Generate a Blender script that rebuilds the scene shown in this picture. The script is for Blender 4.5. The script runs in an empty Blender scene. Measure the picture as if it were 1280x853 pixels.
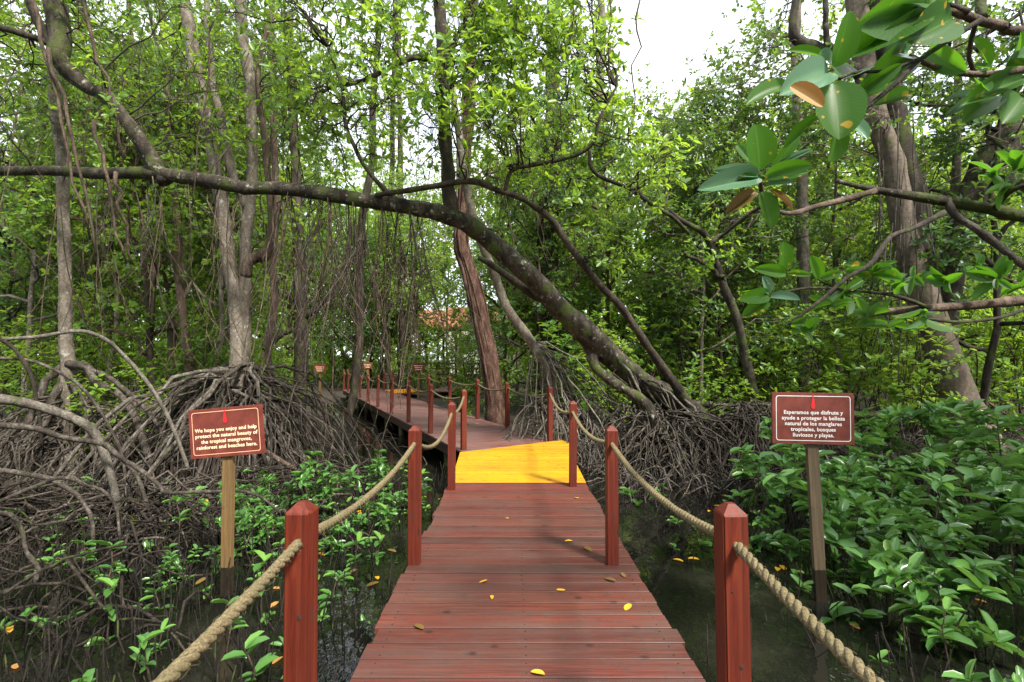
import bpy, bmesh, math, random
import numpy as np

SC = bpy.context.scene
COL = SC.collection
rng = np.random.default_rng(7)
random.seed(7)
PI = math.pi
WATER = -0.5

# ------------------------------------------------------------------ camera
F = 620.0                       # focal length in pixels of the 1280 px wide photograph
PITCH = math.atan((450 - 426.5) / F)
EYE = 1.5
CP, SP = math.cos(PITCH), math.sin(PITCH)

def ray(px, py):
    cx, cu = (px - 640) / F, (426.5 - py) / F
    return np.array([cx, CP - cu * SP, SP + cu * CP])

def at(px, py, Y):
    """world point at distance Y ahead of the camera"""
    d = ray(px, py)
    t = Y / d[1]
    return np.array([d[0] * t, Y, EYE + d[2] * t])

def on(px, py, z=0.0):
    d = ray(px, py)
    t = (z - EYE) / d[2]
    return np.array([d[0] * t, d[1] * t, z])

cam = bpy.data.cameras.new('camera')
cam.lens = F / 1280 * 36
cam.sensor_width = 36
cam.clip_start = 0.05
cam.clip_end = 1500
camo = bpy.data.objects.new('camera', cam)
COL.objects.link(camo)
camo.location = (0, 0, EYE)
camo.rotation_euler = (PI / 2 + PITCH, 0, 0)
SC.camera = camo

# ------------------------------------------------------------------ object helpers
def tag(o, label=None, cat=None, group=None, kind=None):
    if label: o['label'] = label
    if cat: o['category'] = cat
    if group: o['group'] = group
    if kind: o['kind'] = kind
    return o

def empty(name, loc, label, cat, group=None, rz=0.0):
    o = bpy.data.objects.new(name, None)
    o.location = tuple(float(v) for v in loc)
    o.rotation_euler = (0, 0, rz)
    o.empty_display_size = 0.2
    COL.objects.link(o)
    return tag(o, label, cat, group)

def copy_tree(o, parent=None):
    c = o.copy()
    COL.objects.link(c)
    c.parent = parent
    for ch in list(o.children):
        copy_tree(ch, c)
    return c

class MB:
    """collects arrays of vertices and polygons for ONE mesh object"""
    def __init__(self):
        self.v, self.f, self.uv, self.n, self.split = [], [], [], 0, None
    def add(self, verts, faces, uv=None):
        verts = np.asarray(verts, float).reshape(-1, 3)
        faces = np.asarray(faces, int)
        self.v.append(verts)
        self.f.append(faces + self.n)
        self.uv.append(np.zeros((len(verts), 2)) if uv is None else np.asarray(uv, float))
        self.n += len(verts)
    def merge(self, other):
        """take in the polygons of other as a second material slot"""
        if not other.n: return self
        self.split = len(self.f)
        self.v += other.v; self.uv += other.uv
        self.f += [f + self.n for f in other.f]
        self.n += other.n
        return self
    def mesh(self, name, mat, origin=(0, 0, 0), smooth=True):
        me = bpy.data.meshes.new(name)
        V = np.concatenate(self.v) - np.asarray(origin, float)
        UV = np.concatenate(self.uv)
        me.vertices.add(len(V))
        me.vertices.foreach_set('co', V.astype(np.float32).ravel())
        loops = np.concatenate([f.ravel() for f in self.f])
        sizes = np.concatenate([np.full(len(f), f.shape[1]) for f in self.f])
        me.loops.add(len(loops))
        me.loops.foreach_set('vertex_index', loops.astype(np.int32))
        me.polygons.add(len(sizes))
        me.polygons.foreach_set('loop_start', np.concatenate([[0], np.cumsum(sizes)[:-1]]).astype(np.int32))
        me.polygons.foreach_set('loop_total', sizes.astype(np.int32))
        me.polygons.foreach_set('use_smooth', np.full(len(sizes), smooth))
        ul = me.uv_layers.new(name='leaf')
        ul.data.foreach_set('uv', UV[loops].astype(np.float32).ravel())
        me.update(calc_edges=True)
        for m_ in (mat if isinstance(mat, (list, tuple)) else [mat]):
            if m_: me.materials.append(m_)
        if self.split is not None:
            mi = np.concatenate([np.full(len(f), 0 if k < self.split else 1) for k, f in enumerate(self.f)])
            me.polygons.foreach_set('material_index', mi.astype(np.int32))
        return me
    def build(self, name, mat, parent=None, smooth=True, origin=None):
        if origin is None:
            origin = tuple(parent.location) if parent is not None else (0, 0, 0)
        o = bpy.data.objects.new(name, self.mesh(name, mat, origin, smooth))
        COL.objects.link(o)
        if parent is not None: o.parent = parent
        elif origin is not None: o.location = tuple(float(x) for x in origin)
        return o

def norm(a):
    return a / np.maximum(np.linalg.norm(a, axis=-1, keepdims=True), 1e-9)

def tubes(mb, P, R, sides=6, caps=True):
    """P (N,K,3) polylines, R (N,K) or (K,) radii"""
    P = np.asarray(P, float)
    if P.ndim == 2: P = P[None]
    N, K, _ = P.shape
    R = np.broadcast_to(np.asarray(R, float), (N, K))
    T = np.empty_like(P)
    T[:, 1:-1] = P[:, 2:] - P[:, :-2]
    T[:, 0] = P[:, 1] - P[:, 0]
    T[:, -1] = P[:, -1] - P[:, -2]
    T = norm(T)
    ref = np.where(np.abs(T[:, 0, 2:3]) < 0.8, np.array([[0, 0, 1.0]]), np.array([[1.0, 0, 0]]))
    u = norm(np.cross(T[:, 0], ref))
    ang = np.arange(sides) * 2 * PI / sides
    ca, sa = np.cos(ang), np.sin(ang)
    V = np.empty((N, K, sides, 3))
    for k in range(K):
        u = norm(u - T[:, k] * np.sum(u * T[:, k], 1, keepdims=True))
        w = np.cross(T[:, k], u)
        V[:, k] = P[:, k, None] + R[:, k, None, None] * (u[:, None] * ca[None, :, None] + w[:, None] * sa[None, :, None])
    idx = np.arange(N * K * sides).reshape(N, K, sides)
    a, b = idx[:, :-1], idx[:, 1:]
    fq = np.stack([a, np.roll(a, -1, 2), np.roll(b, -1, 2), b], -1).reshape(-1, 4)
    base = mb.n
    mb.add(V.reshape(-1, 3), fq)
    if caps and sides > 3:
        mb.f.append(np.concatenate([idx[:, 0, ::-1], idx[:, -1]]) + base)

def spline(pts, n, noise=0.0, seed=0):
    """Catmull-Rom through rows (any number of columns), n samples"""
    p = np.asarray(pts, float)
    p = np.concatenate([[2 * p[0] - p[1]], p, [2 * p[-1] - p[-2]]])
    m = len(p) - 3
    t = np.linspace(0, m - 1e-6, n)
    i = t.astype(int)
    f = (t - i)[:, None]
    a, b, c, d = p[i], p[i + 1], p[i + 2], p[i + 3]
    out = 0.5 * (2 * b + (c - a) * f + (2 * a - 5 * b + 4 * c - d) * f ** 2 + (3 * b - a - 3 * c + d) * f ** 3)
    if noise:
        r = np.random.default_rng(seed)
        k = max(4, n // 3)
        w = r.normal(0, noise, (k, 3))
        xs = np.linspace(0, k - 1, n)
        for c_ in range(3):
            out[:, c_] += np.interp(xs, np.arange(k), w[:, c_])
    return out

def limb(mb, pts, n=30, noise=0.02, seed=1, sides=10, lump=0.06):
    """pts rows: px, py, Y, radius in photo px -> a tapering bent limb; returns its centre line and radii"""
    q = np.array([np.append(at(p[0], p[1], p[2]), p[3] * p[2] / F) for p in pts])
    s = spline(q, n, noise, seed)
    r = np.random.default_rng(seed)
    rad = np.maximum(s[:, 3], 0.004) * (1 + r.normal(0, lump, n))
    tubes(mb, s[:, :3], rad, sides)
    return s[:, :3], rad

def leaf_grid(na, ns, curl=0.12, fold=0.18, obov=0.55):
    """template of a mangrove leaf: unit length along x, na segments along, ns across each half"""
    t = (1 - np.cos(PI * np.linspace(0, 1, na + 1))) / 2
    prof = np.maximum(1 - np.abs(2 * t ** .92 - 1) ** 2.2, 0) ** 0.6
    prof[0], prof[-1] = 0.04, 0.03
    s = np.linspace(-1, 1, 2 * ns + 1)
    X = np.repeat(t[:, None], len(s), 1)
    Y = prof[:, None] * s[None, :] * 0.5
    Z = np.abs(Y) * fold * 2 - curl * (X - 0.25) ** 2
    V = np.stack([X, Y, Z], -1).reshape(-1, 3)
    uv = np.stack([np.repeat(s[None, :] * 0.5 + 0.5, na + 1, 0), X], -1).reshape(-1, 2)
    m = len(s)
    i = np.arange(na)[:, None] * m + np.arange(m - 1)[None, :]
    fc = np.stack([i, i + m, i + m + 1, i + 1], -1).reshape(-1, 4)
    return V, fc, uv

def leaf_low():
    V = np.array([[0, 0, 0], [.36, -.44, .05], [.78, -.40, .03], [1, 0, -.08], [.78, .40, .03], [.36, .44, .05]])
    fc = np.array([[0, 1, 2, 3], [0, 3, 4, 5]])
    uv = np.stack([V[:, 1] + 0.5, V[:, 0]], -1)
    return V, fc, uv
LOW = leaf_low()
MID = leaf_grid(4, 1)
HIGH = leaf_grid(9, 2, 0.10, 0.16)

def leaves(mb, pos, d, nrm, L, wr, tmpl):
    """place N leaves: base point, direction along, face normal, length, width ratio"""
    V, fc, uv = tmpl
    N = len(pos)
    d = norm(d)
    nrm = norm(nrm - d * np.sum(nrm * d, 1, keepdims=True))
    s = np.cross(nrm, d)
    L = np.broadcast_to(np.asarray(L, float), (N,))
    wr = np.broadcast_to(np.asarray(wr, float), (N,))
    X = V[None, :, 0:1] * d[:, None] + V[None, :, 1:2] * s[:, None] * wr[:, None, None] + V[None, :, 2:3] * nrm[:, None]
    X = pos[:, None] + X * L[:, None, None]
    off = (np.arange(N) * len(V))[:, None, None]
    mb.add(X.reshape(-1, 3), (fc[None] + off).reshape(-1, fc.shape[1]), np.tile(uv, (N, 1)))

def rosettes(mb, pos, axis, L, n=6, tmpl=LOW, r=None, spread=(35, 85), wr=0.46, gap=0.05):
    """whorls of n leaves round each twig tip"""
    r = r or rng
    M = len(pos)
    axis = norm(axis)
    ref = np.where(np.abs(axis[:, 2:3]) < 0.9, np.array([[0, 0, 1.0]]), np.array([[1.0, 0, 0]]))
    u = norm(np.cross(axis, ref)); w = np.cross(axis, u)
    az = np.arange(n)[None] * (PI / 2) + (np.arange(n)[None] // 2) * 0.5 + np.where(np.arange(n)[None] % 2, PI / 2, 0) + r.uniform(0, 2 * PI, (M, 1)) + r.normal(0, .25, (M, n))
    el = np.radians(r.uniform(spread[0], spread[1], (M, n)))
    out = u[:, None] * np.cos(az)[..., None] + w[:, None] * np.sin(az)[..., None]
    d = axis[:, None] * np.cos(el)[..., None] + out * np.sin(el)[..., None]
    nr = axis[:, None] * np.sin(el)[..., None] - out * np.cos(el)[..., None]
    nr = nr + r.normal(0, .28, (M, n, 3))
    d = d + np.array([0, 0, -0.12])
    LL = (np.broadcast_to(np.asarray(L, float), (M,))[:, None] * r.uniform(.5, 1.18, (M, n)))
    p = pos[:, None] - axis[:, None] * (r.uniform(0, gap, (M, n, 1)))
    leaves(mb, p.reshape(-1, 3), d.reshape(-1, 3), nr.reshape(-1, 3), LL.ravel(), r.uniform(wr * .85, wr * 1.15, M * n), tmpl)

# ------------------------------------------------------------------ materials
def nt(name):
    m = bpy.data.materials.new(name)
    m.use_nodes = True
    t = m.node_tree
    b = t.nodes['Principled BSDF']
    return m, t, b

def N(t, kind, **kw):
    n = t.nodes.new(kind)
    for k, v in kw.items():
        if k in n.inputs: n.inputs[k].default_value = v
        else: setattr(n, k, v)
    return n

def lk(t, a, b): t.links.new(a, b)

def ramp(t, fac, stops, interp='LINEAR'):
    r = t.nodes.new('ShaderNodeValToRGB')
    e = r.color_ramp.elements
    while len(e) < len(stops): e.new(0.5)
    for el, (p, c) in zip(e, stops):
        el.position = p
        el.color = (*c, 1)
    r.color_ramp.interpolation = interp
    lk(t, fac, r.inputs['Fac'])
    return r.outputs['Color']

def mixc(t, fac, a, b, mode='MIX'):
    n = t.nodes.new('ShaderNodeMix')
    n.data_type = 'RGBA'; n.blend_type = mode
    for s, v in ((n.inputs[0], fac), (n.inputs[6], a), (n.inputs[7], b)):
        if hasattr(v, 'is_output'): lk(t, v, s)
        else: s.default_value = v if isinstance(v, (int, float)) else (*v, 1)
    return n.outputs[2]

def math_(t, op, a, b=0.0):
    n = t.nodes.new('ShaderNodeMath'); n.operation = op
    for s, v in ((n.inputs[0], a), (n.inputs[1], b)):
        if hasattr(v, 'is_output'): lk(t, v, s)
        else: s.default_value = v
    return n.outputs[0]

def coords(t, scale=(1, 1, 1), kind='Object'):
    tc = t.nodes.new('ShaderNodeTexCoord')
    mp = t.nodes.new('ShaderNodeMapping')
    mp.inputs['Scale'].default_value = scale
    lk(t, tc.outputs[kind], mp.inputs['Vector'])
    return mp.outputs['Vector']

def noise(t, vec, scale, detail=4, rough=.55, dist=0.0):
    n = N(t, 'ShaderNodeTexNoise')
    n.inputs['Scale'].default_value = scale
    n.inputs['Detail'].default_value = detail
    n.inputs['Roughness'].default_value = rough
    n.inputs['Distortion'].default_value = dist
    if vec is not None: lk(t, vec, n.inputs['Vector'])
    return n.outputs['Fac']

def bump(t, b, h, strength=.4, dist=.02):
    n = N(t, 'ShaderNodeBump')
    n.inputs['Strength'].default_value = strength
    n.inputs['Distance'].default_value = dist
    lk(t, h, n.inputs['Height'])
    lk(t, n.outputs['Normal'], b.inputs['Normal'])

def leaf_mat(name, stops, trans=(.25, .42, .04), tfac=.38, rough=.38, vein=False, spots=False, clump=0.5, spec=.5):
    """stops: palette over the leaves; each leaf takes its own colour, patches of the plant drift together"""
    m, t, b = nt(name)
    g = N(t, 'ShaderNodeNewGeometry')
    pos = noise(t, g.outputs['Position'], 0.55, 2)
    v = math_(t, 'ADD', math_(t, 'MULTIPLY', g.outputs['Random Per Island'], 1 - clump), math_(t, 'MULTIPLY', pos, clump))
    c = ramp(t, v, stops)
    tc = mixc(t, .75, c, trans, 'MIX')
    if vein:
        uvn = N(t, 'ShaderNodeUVMap', uv_map='leaf')
        sx = N(t, 'ShaderNodeSeparateXYZ'); lk(t, uvn.outputs[0], sx.inputs[0])
        dm = math_(t, 'ABSOLUTE', math_(t, 'SUBTRACT', sx.outputs[0], .5))
        rib = math_(t, 'LESS_THAN', dm, .022)
        c = mixc(t, math_(t, 'MULTIPLY', rib, .6), c, (.16, .26, .06))
        w = N(t, 'ShaderNodeTexWave'); w.inputs['Scale'].default_value = 5.5
        w.inputs['Distortion'].default_value = .6
        cv = N(t, 'ShaderNodeCombineXYZ')
        lk(t, math_(t, 'SUBTRACT', sx.outputs[1], math_(t, 'MULTIPLY', dm, .55)), cv.inputs[0])
        lk(t, cv.outputs[0], w.inputs['Vector'])
        c = mixc(t, math_(t, 'MULTIPLY', w.outputs['Fac'], .34), c, (.09, .19, .03))
        if spots:
            sp = noise(t, coords(t, (1, 1, 1)), 26, 1, .4)
            c = mixc(t, math_(t, 'GREATER_THAN', sp, .70), c, (.5, .3, .03))
    # paler, bluish underside
    c2 = mixc(t, math_(t, 'MULTIPLY', g.outputs['Backfacing'], .45), c, (.16, .24, .12))
    lk(t, c2, b.inputs['Base Color'])
    b.inputs['Roughness'].default_value = rough
    b.inputs['Specular IOR Level'].default_value = spec
    tr = N(t, 'ShaderNodeBsdfTranslucent'); lk(t, tc, tr.inputs['Color'])
    mx = N(t, 'ShaderNodeMixShader'); mx.inputs[0].default_value = tfac
    lk(t, b.outputs[0], mx.inputs[1]); lk(t, tr.outputs[0], mx.inputs[2])
    lk(t, mx.outputs[0], t.nodes['Material Output'].inputs['Surface'])
    return m

def bark_mat(name, dark, mid, light, moss=0.0, scale=3.0, spots=.62, lichen=(.42, .41, .37)):
    m, t, b = nt(name)
    v = coords(t)
    n1 = noise(t, coords(t, (1, 1, .35)), scale * 2.2, 6, .65)
    n2 = noise(t, v, scale * 9, 5, .7)
    c = ramp(t, n1, [(.36, dark), (.5, mid), (.64, light)])
    c = mixc(t, ramp(t, n2, [(.38, (.0, .0, .0)), (.66, (.85, .85, .85))]), c, dark)
    n3 = noise(t, v, scale * 2.6, 5, .75)
    c = mixc(t, ramp(t, n3, [(spots, (0, 0, 0)), (spots + .08, (.75, .75, .75))]), c, lichen)
    if moss:
        n4 = noise(t, v, scale * .9, 4, .6)
        c = mixc(t, ramp(t, n4, [(.62 - moss * .3, (0, 0, 0)), (.72 - moss * .25, (.85, .85, .85))]), c, (.055, .075, .014))
    lk(t, c, b.inputs['Base Color'])
    b.inputs['Roughness'].default_value = .85
    b.inputs['Specular IOR Level'].default_value = .25
    bump(t, b, math_(t, 'ADD', n2, n1), .7, .025)
    return m

def wood_mat(name, cols, axis, per_island=True, rough=.55, wear=(.13, .085, .08), wearamt=.5, knots=True, grain=1.0, dirt=.5):
    m, t, b = nt(name)
    sc = [46.0, 46.0, 46.0]; sc[axis] = 1.7
    v = coords(t, tuple(sc))
    g = N(t, 'ShaderNodeNewGeometry')
    add = N(t, 'ShaderNodeVectorMath', operation='ADD')
    sv = N(t, 'ShaderNodeVectorMath', operation='SCALE'); sv.inputs['Scale'].default_value = 40.0 if per_island else 0
    cx = N(t, 'ShaderNodeCombineXYZ')
    for i in range(3): lk(t, g.outputs['Random Per Island'], cx.inputs[i])
    lk(t, cx.outputs[0], sv.inputs[0]); lk(t, v, add.inputs[0]); lk(t, sv.outputs[0], add.inputs[1])
    gr = noise(t, add.outputs[0], grain, 6, .65, .8)
    c = ramp(t, gr, [(.28, cols[0]), (.5, cols[1]), (.74, cols[2])])
    if per_island:
        pv = ramp(t, g.outputs['Random Per Island'], [(0, (.52, .62, .66)), (.22, (1.05, .95, .95)), (.42, (.72, .82, .86)), (.62, (1.55, 1.0, .95)), (.8, (1.1, 1.2, 1.05)), (1, (.8, .8, .8))])
        c = mixc(t, 1.0, c, pv, 'MULTIPLY')
    big = noise(t, coords(t, (1, 1, 1)), 1.7, 5, .7)
    big2 = noise(t, add.outputs[0], .35, 3, .6)
    wf = math_(t, 'MULTIPLY', math_(t, 'ADD', ramp(t, big, [(.42, (0, 0, 0)), (.68, (1, 1, 1))]), ramp(t, big2, [(.4, (0, 0, 0)), (.66, (1, 1, 1))])), wearamt * .6)
    wf = math_(t, 'MINIMUM', wf, .9)
    c = mixc(t, wf, c, wear)
    if knots:
        vo = N(t, 'ShaderNodeTexVoronoi'); vo.inputs['Scale'].default_value = 1.0
        ks = [6.0, 6.0, 6.0]; ks[axis] = 4.6
        lk(t, coords(t, tuple(ks)), vo.inputs['Vector'])
        c = mixc(t, ramp(t, vo.outputs['Distance'], [(.06, (.92, .92, .92)), (.10, (.5, .5, .5)), (.15, (0, 0, 0))]), c, (.03, .012, .01))
    dn = noise(t, coords(t), 14, 6, .75)
    c = mixc(t, math_(t, 'MULTIPLY', ramp(t, dn, [(.56, (0, 0, 0)), (.72, (1, 1, 1))]), dirt), c, (.045, .03, .028))
    lk(t, c, b.inputs['Base Color'])
    lk(t, ramp(t, gr, [(.2, (rough - .12,) * 3), (.8, (rough + .15,) * 3)]), b.inputs['Roughness'])
    b.inputs['Specular IOR Level'].default_value = .4
    bump(t, b, gr, .35, .006)
    return m

G = {}
def flat(name, col, rough=.6, var=.15, metal=0.0, scale=6):
    m, t, b = nt(name)
    n = noise(t, coords(t), scale, 5, .6)
    lo = tuple(max(0, x * (1 - var)) for x in col); hi = tuple(min(1, x * (1 + var)) for x in col)
    lk(t, ramp(t, n, [(.3, lo), (.7, hi)]), b.inputs['Base Color'])
    b.inputs['Roughness'].default_value = rough
    b.inputs['Metallic'].default_value = metal
    return m

M = {}
M['plank'] = wood_mat('stained planks', [(.045, .011, .008), (.105, .024, .016), (.17, .043, .026)], 0, rough=.44, wear=(.085, .055, .045), wearamt=.7, dirt=.95)
M['plank_far'] = wood_mat('weathered stained planks', [(.08, .028, .021), (.135, .049, .039), (.18, .075, .06)], 0, wear=(.16, .11, .105), wearamt=.7)
M['yellow'] = wood_mat('yellow painted planks', [(.50, .245, .003), (.62, .315, .003), (.68, .36, .006)], 0, rough=.5, wear=(.33, .17, .014), wearamt=.8, dirt=.9)
M['post'] = wood_mat('red stained post', [(.045, .005, .0015), (.115, .012, .003), (.19, .030, .006)], 2, per_island=False, rough=.58, wear=(.062, .010, .004), wearamt=.65, dirt=.7)
M['beam'] = wood_mat('dark beam', [(.03, .018, .014), (.06, .03, .024), (.09, .045, .03)], 1, per_island=False, wear=(.04, .035, .03))
M['pile'] = bark_mat('wet pile', (.04, .035, .025), (.12, .10, .06), (.22, .17, .07), 0.3, 4)
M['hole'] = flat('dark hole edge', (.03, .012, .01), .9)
M['signpost'] = wood_mat('pine stake', [(.095, .055, .022), (.17, .10, .038), (.23, .145, .06)], 2, per_island=False, wear=(.10, .072, .042), wearamt=.5, dirt=.5)
M['signpost_grey'] = wood_mat('weathered stake', [(.06, .042, .025), (.11, .078, .046), (.16, .12, .075)], 2, per_island=False, wear=(.07, .058, .042), wearamt=.6, dirt=.6)
M['wetwood'] = wood_mat('water stained stake foot', [(.012, .009, .006), (.022, .016, .010), (.04, .028, .016)], 2, per_island=False, rough=.35, wear=(.02, .016, .012))
M['panel'] = flat('maroon sign board', (.155, .032, .022), .55, .35, scale=9)
M['border_warm'] = flat('salmon lettering', (.80, .42, .26), .6, .1)
M['text_warm'] = flat('cream lettering', (.85, .68, .45), .6, .1)
M['text_white'] = flat('white lettering', (.80, .76, .74), .6, .08)
M['emblem'] = flat('red mark', (.62, .02, .025), .5, .3, scale=40)
M['steel'] = flat('fixing', (.12, .11, .10), .5, .2, .8)

def rope_mat():
    m, t, b = nt('rope fibre')
    v = coords(t)
    n = noise(t, v, 160, 4, .7)
    n2 = noise(t, v, 9, 4, .6)
    c = ramp(t, n, [(.3, (.07, .053, .028)), (.5, (.17, .135, .075)), (.72, (.30, .25, .15))])
    c = mixc(t, ramp(t, n2, [(.45, (0, 0, 0)), (.7, (.55, .55, .55))]), c, (.13, .115, .06))
    lk(t, c, b.inputs['Base Color'])
    b.inputs['Roughness'].default_value = .95
    b.inputs['Specular IOR Level'].default_value = .1
    bump(t, b, n, .9, .006)
    return m
M['rope'] = rope_mat()

M['bark_moss'] = bark_mat('mossy bark', (.014, .011, .008), (.046, .036, .027), (.12, .097, .077), .42, 3.6, .585, (.40, .39, .34))
M['bark_grey'] = bark_mat('grey bark', (.08, .066, .05), (.19, .16, .125), (.30, .265, .22), .05, 3, .58)
M['bark_brown'] = bark_mat('brown bark', (.045, .03, .022), (.12, .08, .06), (.20, .145, .11), .1, 3)
M['bark_dark'] = bark_mat('dark bark', (.018, .014, .011), (.045, .035, .027), (.10, .08, .06), .3, 3, .66)
M['bark_red'] = bark_mat('reddish strand bark', (.03, .016, .012), (.10, .05, .035), (.18, .11, .08), .0, 4, .68)
M['bark_smooth'] = bark_mat('smooth tan bark', (.075, .058, .043), (.15, .118, .09), (.21, .172, .138), .05, 1.6, .7)
M['root'] = bark_mat('root bark', (.022, .017, .013), (.078, .064, .052), (.18, .155, .13), .05, 5, .66)
M['root_dark'] = bark_mat('wet root bark', (.012, .009, .007), (.038, .029, .022), (.09, .07, .055), .1, 5, .68, (.17, .145, .12))
M['stick'] = bark_mat('blackened stick', (.006, .005, .004), (.018, .014, .011), (.04, .03, .024), .05, 6, .7, (.07, .055, .045))
M['root_pale'] = bark_mat('bleached root bark', (.055, .046, .037), (.15, .132, .11), (.27, .245, .21), .05, 5, .62)
M['root_fan'] = bark_mat('sun bleached root bark', (.085, .072, .058), (.22, .195, .165), (.36, .33, .29), .03, 5, .64)
M['vine'] = bark_mat('vine bark', (.03, .022, .016), (.10, .07, .05), (.19, .13, .095), .05, 6, .7)

M['leaf_canopy'] = leaf_mat('canopy leaf', [(.0, (.022, .060, .014)), (.35, (.042, .115, .018)), (.6, (.085, .19, .022)), (.85, (.17, .28, .028)), (1, (.34, .33, .03))], (.36, .55, .045), .42)
M['leaf_far'] = leaf_mat('sunlit far leaf', [(.0, (.05, .13, .02)), (.4, (.12, .24, .03)), (.75, (.22, .36, .035)), (1, (.40, .42, .05))], (.5, .68, .06), .5)  # brighter yellow-green: sunlight beyond the trees put into the leaf colour
M['leaf_bright'] = leaf_mat('bright canopy leaf', [(.0, (.04, .11, .018)), (.4, (.09, .20, .025)), (.75, (.19, .33, .03)), (1, (.38, .38, .035))], (.46, .66, .05), .5)
M['leaf_dark'] = leaf_mat('deep green leaf', [(.0, (.016, .045, .015)), (.45, (.032, .09, .022)), (.8, (.07, .16, .028)), (1, (.14, .24, .03))], (.24, .42, .05), .34)
M['leaf_shrub'] = leaf_mat('shrub leaf', [(.0, (.03, .085, .024)), (.45, (.055, .16, .036)), (.80, (.10, .245, .046)), (.92, (.20, .36, .04)), (1, (.36, .40, .05))], (.22, .45, .06), .26, .27, vein=True, clump=.25)
M['leaf_near'] = leaf_mat('large near leaf', [(.0, (.014, .052, .009)), (.5, (.028, .095, .013)), (1, (.055, .155, .018))], (.17, .44, .015), .45, .42, vein=True, spots=True, clump=.2, spec=.28)
M['leaf_pale'] = leaf_mat('pale underside leaf', [(.0, (.08, .18, .11)), (1, (.13, .25, .17))], (.25, .42, .2), .25, .25, vein=True, clump=.1)
M['leaf_rust'] = leaf_mat('withered orange leaf', [(.0, (.42, .16, .04)), (1, (.62, .30, .10))], (.6, .25, .05), .3, .6, vein=True, clump=.1)
M['leaf_brown'] = leaf_mat('withered brown leaf', [(.0, (.14, .06, .02)), (1, (.22, .10, .03))], (.3, .14, .03), .25, .5, vein=True, clump=.1)
M['leaf_yellow'] = leaf_mat('fallen yellow leaf', [(.0, (.55, .26, .01)), (1, (.78, .42, .02))], (.6, .3, .02), .1, .5, vein=True, clump=.1)

def mud_mat():
    m, t, b = nt('mud and leaf litter')
    v = coords(t)
    n1 = noise(t, v, .8, 6, .65); n2 = noise(t, v, 9, 6, .75); n3 = noise(t, v, 26, 4, .7)
    c = ramp(t, n1, [(.3, (.018, .014, .010)), (.55, (.045, .034, .024)), (.75, (.035, .038, .018))])
    c = mixc(t, ramp(t, n2, [(.52, (0, 0, 0)), (.66, (.8, .8, .8))]), c, (.085, .058, .036))
    c = mixc(t, ramp(t, n3, [(.62, (0, 0, 0)), (.7, (.9, .9, .9))]), c, (.15, .10, .055))
    lk(t, c, b.inputs['Base Color'])
    b.inputs['Roughness'].default_value = .8
    bump(t, b, math_(t, 'ADD', n2, n3), .8, .05)
    return m
M['mud'] = mud_mat()

def water_mat():
    m, t, b = nt('dark swamp water')
    v = coords(t)
    n1 = noise(t, v, .9, 5, .6)
    c = ramp(t, n1, [(.35, (.0025, .003, .0024)), (.56, (.008, .0085, .006)), (.73, (.026, .025, .017))])
    lk(t, c, b.inputs['Base Color'])
    b.inputs['Roughness'].default_value = .015
    b.inputs['IOR'].default_value = 1.33
    b.inputs['Specular IOR Level'].default_value = .9
    n2 = noise(t, coords(t, (1, .55, 1)), 6, 3, .5)
    bump(t, b, n2, .2, .02)
    return m
M['water'] = water_mat()

# ------------------------------------------------------------------ sky, sun
SUN_EL, SUN_AZ = math.radians(49), math.radians(142)     # azimuth from +Y clockwise: behind the camera, to the right
w = bpy.data.worlds.new('World'); SC.world = w; w.use_nodes = True
wt = w.node_tree
sky = wt.nodes.new('ShaderNodeTexSky'); sky.sky_type = 'NISHITA'; sky.sun_disc = False
sky.sun_elevation = SUN_EL; sky.sun_rotation = SUN_AZ
sky.air_density = 1.0; sky.dust_density = 2.0; sky.ozone_density = 1.0
# thin bright cloud over most of the sky
cvec = coords(wt, (1, 1, 2.2), 'Generated')
cl_ = ramp(wt, noise(wt, cvec, 2.6, 6, .6), [(.30, (.45, .45, .45)), (.55, (.92, .92, .92))])
wt.links.new(mixc(wt, cl_, sky.outputs[0], (5.2, 5.35, 5.6)), wt.nodes['Background'].inputs['Color'])
wt.nodes['Background'].inputs['Strength'].default_value = .15
sl = bpy.data.lights.new('sun', 'SUN'); sl.energy = 3.4; sl.angle = math.radians(9); sl.color = (1, .94, .84)
so = bpy.data.objects.new('sun', sl); COL.objects.link(so)
sd = np.array([math.sin(SUN_AZ) * math.cos(SUN_EL), math.cos(SUN_AZ) * math.cos(SUN_EL), math.sin(SUN_EL)])
from mathutils import Vector
so.rotation_euler = Vector(tuple(-sd)).to_track_quat('-Z', 'Y').to_euler()
so.location = (6, -8, 20)

# ------------------------------------------------------------------ ground and water
DIR2 = np.array([-.417, .909]); NRM2 = np.array([.909, .417])     # second walkway: along, and across to its right
P2 = np.array([-.80, 8.25])                                      # its near left corner

def ground_z(x, y):
    x = np.asarray(x, float); y = np.asarray(y, float)
    wv = .35 * np.sin(x * .9 + 1.3) + .3 * np.sin(x * .37 + y * .5) + .25 * np.sin(y * 1.1 - x * .6)
    f = np.clip((y + wv * 1.6 - 7.2) / 4.5, 0, 1); f = f * f * (3 - 2 * f)
    f2 = np.clip((np.abs(x) + wv - 5.6) / 4, 0, 1) * np.clip((y - 3.5) / 3, 0, 1)
    f = np.maximum(f, f2 * .8)
    # the dark slough under the far walkway
    s = (x - P2[0]) * NRM2[0] + (y - P2[1]) * NRM2[1]
    along = (x - P2[0]) * DIR2[0] + (y - P2[1]) * DIR2[1]
    ch = np.exp(-((s - .3) / 1.9) ** 2) * np.clip((22 - along) / 8, 0, 1)
    f = f * (1 - .8 * ch)
    z = -.80 + f * .50 + .05 * np.sin(x * 3.1 + y * 1.7) + .035 * np.sin(x * 7.3 - y * 5.9)
    return z + np.clip((y - 22) / 60, 0, 1) * .6

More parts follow.
